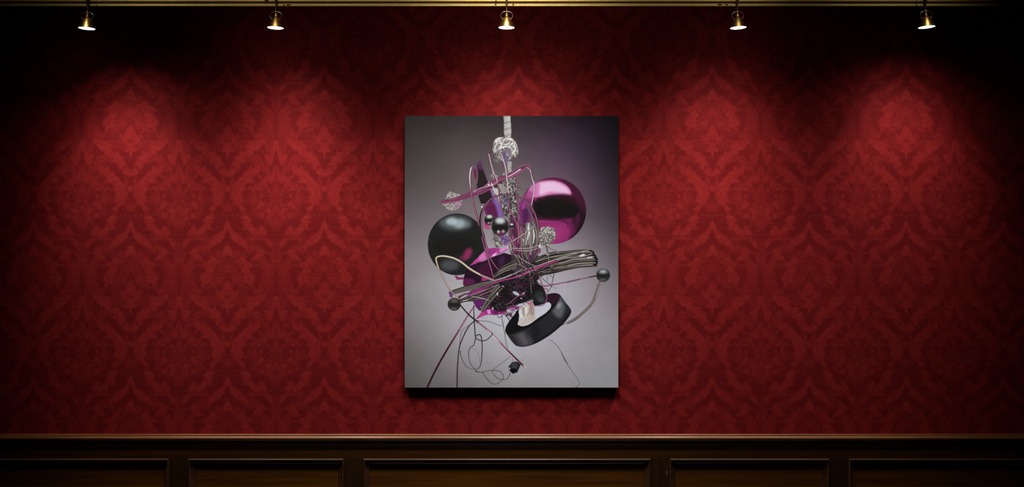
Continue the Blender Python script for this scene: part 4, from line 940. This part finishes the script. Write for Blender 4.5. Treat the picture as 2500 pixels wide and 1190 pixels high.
A.stroke(Q('Z8', (484, 190), (470, 270), (440, 350), (400, 410)), 1.5, (140, 100, 104))

# black drum ring with its pale bundle
ring_o = Q('Z6', (1150, 262), (1240, 242), (1320, 244), (1375, 275), (1450, 380), (1550, 525), (1480, 670), (1330, 820), (1160, 950), (960, 1060), (800, 1105), (680, 1095), (610, 1040), (530, 930), (490, 860), (500, 780), (560, 680), (640, 580), (720, 490))
ring_i = Q('Z6', (1190, 385), (1225, 420), (1215, 480), (1140, 560), (1020, 640), (880, 740), (760, 775), (690, 745), (700, 700), (710, 600), (705, 510), (760, 480), (850, 430), (950, 440), (1060, 430), (1140, 395))
hole = A.buf.copy()
ring_o = [tuple(p) for p in catmull(ring_o + ring_o[:1], 6)]; ring_i = [tuple(p) for p in catmull(ring_i + ring_i[:1], 6)]
A.poly(ring_o, (12, 11, 13), .3)
m_o = A.mask(ring_o)
A.clip = m_o
front = Q('Z6', (1385, 280), (1450, 378), (1550, 525), (1480, 670), (1330, 820), (1160, 950), (960, 1060), (800, 1105), (680, 1095), (610, 1040), (520, 925), (600, 905), (740, 860), (900, 790), (1060, 690), (1200, 570), (1310, 440))
A.poly(front, (34, 34, 38), .8)
A.poly(Q('Z6', (1370, 300), (1400, 330), (1450, 480), (1380, 640), (1290, 600), (1250, 520), (1330, 420)), (96, 98, 104), 6, .85)
A.ell(*Q('Z6', (1350, 440))[0], 5, 8, (170, 174, 180), 5, .6, .4)
A.poly(Q('Z6', (620, 920), (780, 860), (840, 900), (940, 1050), (740, 1100), (680, 1020)), (66, 62, 68), 6, .9)
A.poly(Q('Z6', (690, 920), (760, 890), (850, 1040), (790, 1070)), (98, 92, 96), 5, .6)
A.poly(Q('Z6', (1500, 560), (1560, 520), (1440, 740), (1300, 860), (1000, 1050), (960, 1030), (1240, 850), (1400, 700)), (16, 14, 17), 4, .9)
A.poly(Q('Z6', (900, 800), (1000, 740), (1060, 860), (1000, 1010), (940, 960)), (20, 19, 22), 5, .7)
A.poly(Q('Z6', (1160, 270), (1280, 250), (1370, 280), (1300, 400), (1230, 420), (1180, 380), (1140, 400)), (44, 16, 36), 3, .9)
A.stroke(Q('Z6', (1380, 290), (1310, 430), (1200, 560), (1060, 680), (900, 785), (740, 855), (600, 900), (520, 922)), .9, (70, 68, 74), alpha=.6)
A.clip = None
mi = A.mask(ring_i)[..., None]
bgc = np.array((192, 190, 202.)); A.buf[:] = A.buf*(1-mi) + bgc*mi
magw(Q('Z6', (1160, 270), (1155, 330), (1120, 410)), 1.6)
A.poly(Q('Z6', (700, 560), (740, 480), (800, 440), (860, 380), (930, 385), (955, 440), (965, 620), (1010, 640), (900, 700), (780, 772), (700, 755), (695, 735), (760, 640)), (190, 178, 172), .8)
A.poly(Q('Z6', (705, 560), (735, 490), (745, 560), (780, 630), (740, 640)), (226, 226, 216), 1); A.poly(Q('Z6', (755, 490), (800, 460), (805, 600), (780, 620)), (150, 142, 138), 1); A.poly(Q('Z6', (800, 470), (845, 460), (840, 580), (805, 610)), (232, 230, 214), 1)
strands(Q('Z6', (910, 400), (925, 520), (930, 640)), [5, 5, 5], 6, 95, [((176, 150, 146), (120, 90, 90), (214, 196, 190)), ((150, 130, 120), (96, 76, 72), (200, 180, 172))], 2.0, .4)
strands(Q('Z6', (870, 560), (900, 640), (920, 700)), [1, 6, 10], 6, 96, [((186, 172, 166), (140, 122, 116), (226, 214, 206))], 1.6, .3)
strands(Q('Z6', (860, 560), (790, 660), (720, 740)), [1, 5, 7], 5, 97, [((190, 178, 172), (146, 130, 124), (228, 218, 212))], 1.8, .3)
A.stroke(Q('Z6', (880, 480), (870, 560), (820, 610)), [1.2, 1, .8], (110, 84, 40)); A.stroke(Q('Z6', (690, 745), (760, 680), (830, 600)), 1.2, (238, 232, 226))
tangle('Z4', 180, 850, 120, 40, 46, [(20, 16, 18), (60, 54, 54), (86, 78, 76), (96, 34, 72), (120, 110, 106)], (.8, 1.8), 70)
# small dome at the right of the core
A.poly(Q('Z6', (915, 230), (950, 130), (1010, 95), (1070, 120), (1120, 200), (1145, 290), (1120, 390), (1050, 430), (970, 400), (925, 330)), (18, 18, 19), .4, smooth=5)
A.ell(*Q('Z6', (1040, 290))[0], 12, 13, (44, 50, 52), 8, .9); A.ell(*Q('Z6', (1070, 350))[0], 8, 6, (62, 68, 72), 5, .8)
A.stroke(Q('Z6', (925, 200), (1010, 175), (1100, 200)), 1, (10, 8, 8))
magw(Q('Z6', (1140, 250), (1160, 330), (1130, 400), (1080, 440), (1020, 445), (960, 450)), 1.8)
magw(Q('Z6', (1080, 110), (1120, 190), (1145, 260)), 1.4)

A.poly(Q('Z6', (840, 400), (900, 375), (915, 410), (870, 440)), (190, 90, 130), 1)
tangle('Z6', 560, 560, 30, 20, 16, [(30, 26, 28), (70, 66, 66), (120, 40, 90)], (.8, 1.6), 36)

# lower rods, strings and the little cap
magw(Q('Z7', (740, 30), (640, 170), (520, 370), (330, 680), (180, 950), (75, 1172)), [2.4, 3.2, 3.6, 4.4, 4.4, 4.6], n=5); A.stroke(Q('Z7', (520, 370), (330, 680), (180, 950), (75, 1172)), [.6, 3.0, 3.6, 4.2], (44, 14, 22), n=5)
blkw(Q('Z7', (540, 40), (650, 165), (760, 255)), [3.0, 3.2, 3.6]); A.ell(*Q('Z7', (772, 262))[0], 3.4, 3.4, (50, 42, 44), .5)
magw(Q('Z7', (775, 265), (960, 420), (1180, 650), (1420, 885)), [3.2, 3.6, 3.4, 3.8], off=.2); A.stroke(Q('Z7', (1180, 650), (1300, 770), (1420, 885)), [.8, 1.8, 1.2], (50, 12, 30)); A.stroke(Q('Z7', (900, 370), (1000, 470), (1080, 550)), [.8, 2, .8], (236, 208, 214))
A.stroke(Q('Z7', (1410, 868), (1430, 895)), 2.6, (216, 204, 160))
blkw(Q('Z7', (715, 40), (725, 250), (738, 460)), [1.6, 2.6, 2.2]); blkw(Q('Z7', (735, 240), (640, 340), (560, 500), (515, 640), (492, 900), (488, 1172)), [2.4, 2.4, 2.4, 2.4, 2.6, 2.8])
blkw(Q('Z7', (650, 310), (560, 380), (535, 480), (520, 620)), [1, 1, 1, .8], alpha=.8); blkw(Q('Z7', (740, 460), (800, 440), (830, 520), (832, 700), (810, 870), (745, 930)), [2, 2.4, 2.2, 2, 1.6, 1])
blkw(Q('Z7', (738, 465), (770, 505), (830, 525), (900, 510), (968, 445), (970, 415)), [2, 2, 2, 2, 2, 2.4]); blkw(Q('Z7', (740, 490), (720, 580), (660, 635), (650, 760), (690, 870), (745, 920)), [2, 1.8, 1.6, 1.2, 1.0, 1.0])
blkw(Q('Z7', (690, 625), (760, 670), (800, 760), (800, 840)), .6, alpha=.6); blkw(Q('Z7', (530, 665), (540, 740), (600, 860), (680, 915), (745, 918)), [1.8, 1.2, 1, 1, 1])
blkw(Q('Z7', (740, 945), (820, 962), (900, 945), (990, 935), (1080, 950), (1125, 1010), (1115, 1060), (1040, 1040), (970, 950)), [2.2, 1.2, 1, 1.2, 1.1, 1.1, 1.1, 1, 1])
blkw(Q('Z7', (835, 960), (890, 1040), (960, 1110), (1040, 1122), (1110, 1070)), 1.1); blkw(Q('Z7', (1120, 1065), (1180, 1050), (1220, 980), (1225, 920)), [1, 1.2, 1.5, 1])
blkw(Q('Z7', (975, 935), (1080, 850), (1180, 780), (1222, 740)), .9, alpha=.85); grayw(Q('Z7', (790, 248), (920, 258), (1010, 290), (1100, 324)), 1.3)
grayw(Q('Z7', (1108, 170), (1115, 280), (1145, 400), (1160, 520), (1185, 640)), [1.6, 1.8, 1.6, 1.6, 1.2]); grayw(Q('Z7', (1135, 250), (1130, 330), (1150, 460)), .8)
blkw(Q('Z7', (1140, 150), (1190, 210), (1225, 270)), 1.8); blkw(Q('Z7', (1040, 150), (1060, 200), (1100, 190), (1130, 150)), 1.4)
A.poly(Q('Z7', (1195, 920), (1200, 880), (1250, 820), (1320, 812), (1370, 850), (1345, 905), (1320, 960), (1260, 982), (1225, 950)), (30, 32, 34), .5)
A.poly(Q('Z7', (1235, 850), (1300, 825), (1320, 880), (1270, 930)), (60, 64, 66), 2.5, .8); A.poly(Q('Z7', (1230, 910), (1290, 905), (1325, 940), (1260, 980), (1228, 950)), (6, 6, 7), .8)
A.ell(*Q('Z7', (1212, 910))[0], 2.2, 3, (190, 190, 196), .8, .8, .4); silw(Q('Z7', (1375, 800), (1410, 760), (1440, 720)), [2.6, 1.6, .8]); A.stroke(Q('Z7', (1255, 760), (1265, 815)), [1, 3.4], (150, 110, 140))
grayw(Q('Z8', (0, 728), (50, 760), (100, 820), (150, 920), (220, 1030), (270, 1100), (285, 1140), (270, 1170)), [1, 1, 1.1, 1.6, 1.2, 1.1, 1.1, 1], n=5)
blkw(Q('Z8', (120, 850), (150, 915), (180, 965)), [.6, 1.6, .6]); A.ell(*Q('Z8', (258, 1180))[0], 2.5, 1.5, (24, 18, 18), .6)

# halve the drawing to the resolution of the print
_h = A.buf[:A.ny//2*2, :A.nx//2*2]; _h = (_h[0::2, 0::2]+_h[1::2, 0::2]+_h[0::2, 1::2]+_h[1::2, 1::2])/4
A.buf = _h; A.ny, A.nx = _h.shape[:2]

# how strongly the lamps and added fill spots light each place of the canvas (needed to choose ink reflectances)
_IC = np.array([[[-0.2904, -0.2381, -0.2066, 0.0996, -0.0522, 0.0306, -0.0159, 0.0077, -0.0027], [0.0078, -0.0015, -0.0211, 0.0072, -0.0019, -0.0039, 0.0031, -0.0018, 0.0014], [-0.1611, 0.2963, -0.1548, 0.0347, -0.0174, 0.014, -0.0082, -0.0009, 0.0], [0.0133, -0.0228, 0.0019, 0.0034, -0.0007, -0.003, 0.0012, 0.0, 0.0], [0.0102, -0.0262, 0.007, -0.0073, 0.0101, -0.0045, 0.0, 0.0, 0.0], [0.0044, -0.0064, 0.0027, 0.0009, -0.0049, 0.0, 0.0, 0.0, 0.0], [0.009, -0.0112, 0.0081, -0.0, 0.0, 0.0, 0.0, 0.0, 0.0]], [[-0.3414, -0.2354, -0.2113, 0.1019, -0.0544, 0.0314, -0.017, 0.008, -0.0033], [0.0086, -0.0014, -0.0186, 0.0057, 0.0001, -0.0046, 0.0034, -0.0018, 0.0015], [-0.1593, 0.2974, -0.1554, 0.0362, -0.0174, 0.0145, -0.0081, -0.0005, 0.0], [0.0137, -0.0228, 0.0031, 0.0024, 0.0003, -0.0036, 0.0012, 0.0, 0.0], [0.0123, -0.0276, 0.008, -0.0071, 0.0103, -0.0045, 0.0, 0.0, 0.0], [0.0047, -0.0063, 0.0035, 0.0006, -0.0043, 0.0, 0.0, 0.0, 0.0], [0.0101, -0.0121, 0.0086, 0.0, 0.0, 0.0, 0.0, 0.0, 0.0]], [[-0.4221, -0.2373, -0.2084, 0.1003, -0.0529, 0.031, -0.0161, 0.0077, -0.0027], [0.0072, -0.0012, -0.0204, 0.0066, -0.0011, -0.0045, 0.0036, -0.0021, 0.0017], [-0.1569, 0.2958, -0.1549, 0.0353, -0.0177, 0.015, -0.0084, -0.0004, 0.0], [0.0128, -0.0219, 0.0021, 0.0035, -0.0007, -0.0032, 0.0011, 0.0, 0.0], [0.0134, -0.0275, 0.0077, -0.0071, 0.0098, -0.0042, 0.0, 0.0, 0.0], [0.0041, -0.0062, 0.0028, 0.0009, -0.0049, 0.0, 0.0, 0.0, 0.0], [0.0108, -0.0123, 0.0086, -0.0002, 0.0, 0.0, 0.0, 0.0, 0.0]]])
def ILLUM(px, py):
    cx = np.polynomial.chebyshev.chebvander((px-1248.75)/260.75, 6); cy = np.polynomial.chebyshev.chebvander((py-615)/332, 8)
    return np.exp(np.einsum('yj,kij,xi->yxk', cy, _IC, cx))

CT = 0.036                       # canvas stands this far off the wall at its face
art = np.clip(A.buf, 2, 252)
px_ = np.linspace(AX0, AX1, A.nx); py_ = np.linspace(AY0, AY1, A.ny)
inks = lin(art) / ILLUM(px_, py_)
inks = np.clip(inks, 0.0005, 0.95)
root = bpy.data.objects.new('canvas_print', None); COL.objects.link(root)
root.location = (PX((AX0+AX1)/2, CT), 0, PZ(AY1, CT))
tag(root, 'unframed canvas picture of magenta and black balls, wires and crumpled silver on grey, hung mid-wall', 'picture')
X0, X1, Z1, Z0 = PX(AX0, CT)-root.location.x, PX(AX1, CT)-root.location.x, PZ(AY0, CT)-root.location.z, 0.0
PRINT = attr_mat('satin_canvas_print', 'inks', 0.72, 0.15, (1400, 0.12))
me = grid_mesh('printed_face', np.linspace(X0, X1, A.nx), np.linspace(Z1, Z0, A.ny), -CT, inks, 'inks')
link('printed_face', me, PRINT, root)
bm = bmesh.new()
e = 0.0006
vv = [[(X0, -CT+e, Z0), (X1, -CT+e, Z0), (X1, -CT+e, Z1), (X0, -CT+e, Z1)], [(X0, -0.001, Z0), (X1, -0.001, Z0), (X1, -0.001, Z1), (X0, -0.001, Z1)]]
box(bm, X0, X1, -CT+e, -0.0005, Z0, Z1)
from_bm('wrapped_edge', bm, plain('dark_canvas_edge', (0.03, 0.024, 0.026), 0.8, 0, 0.2, 400), root)
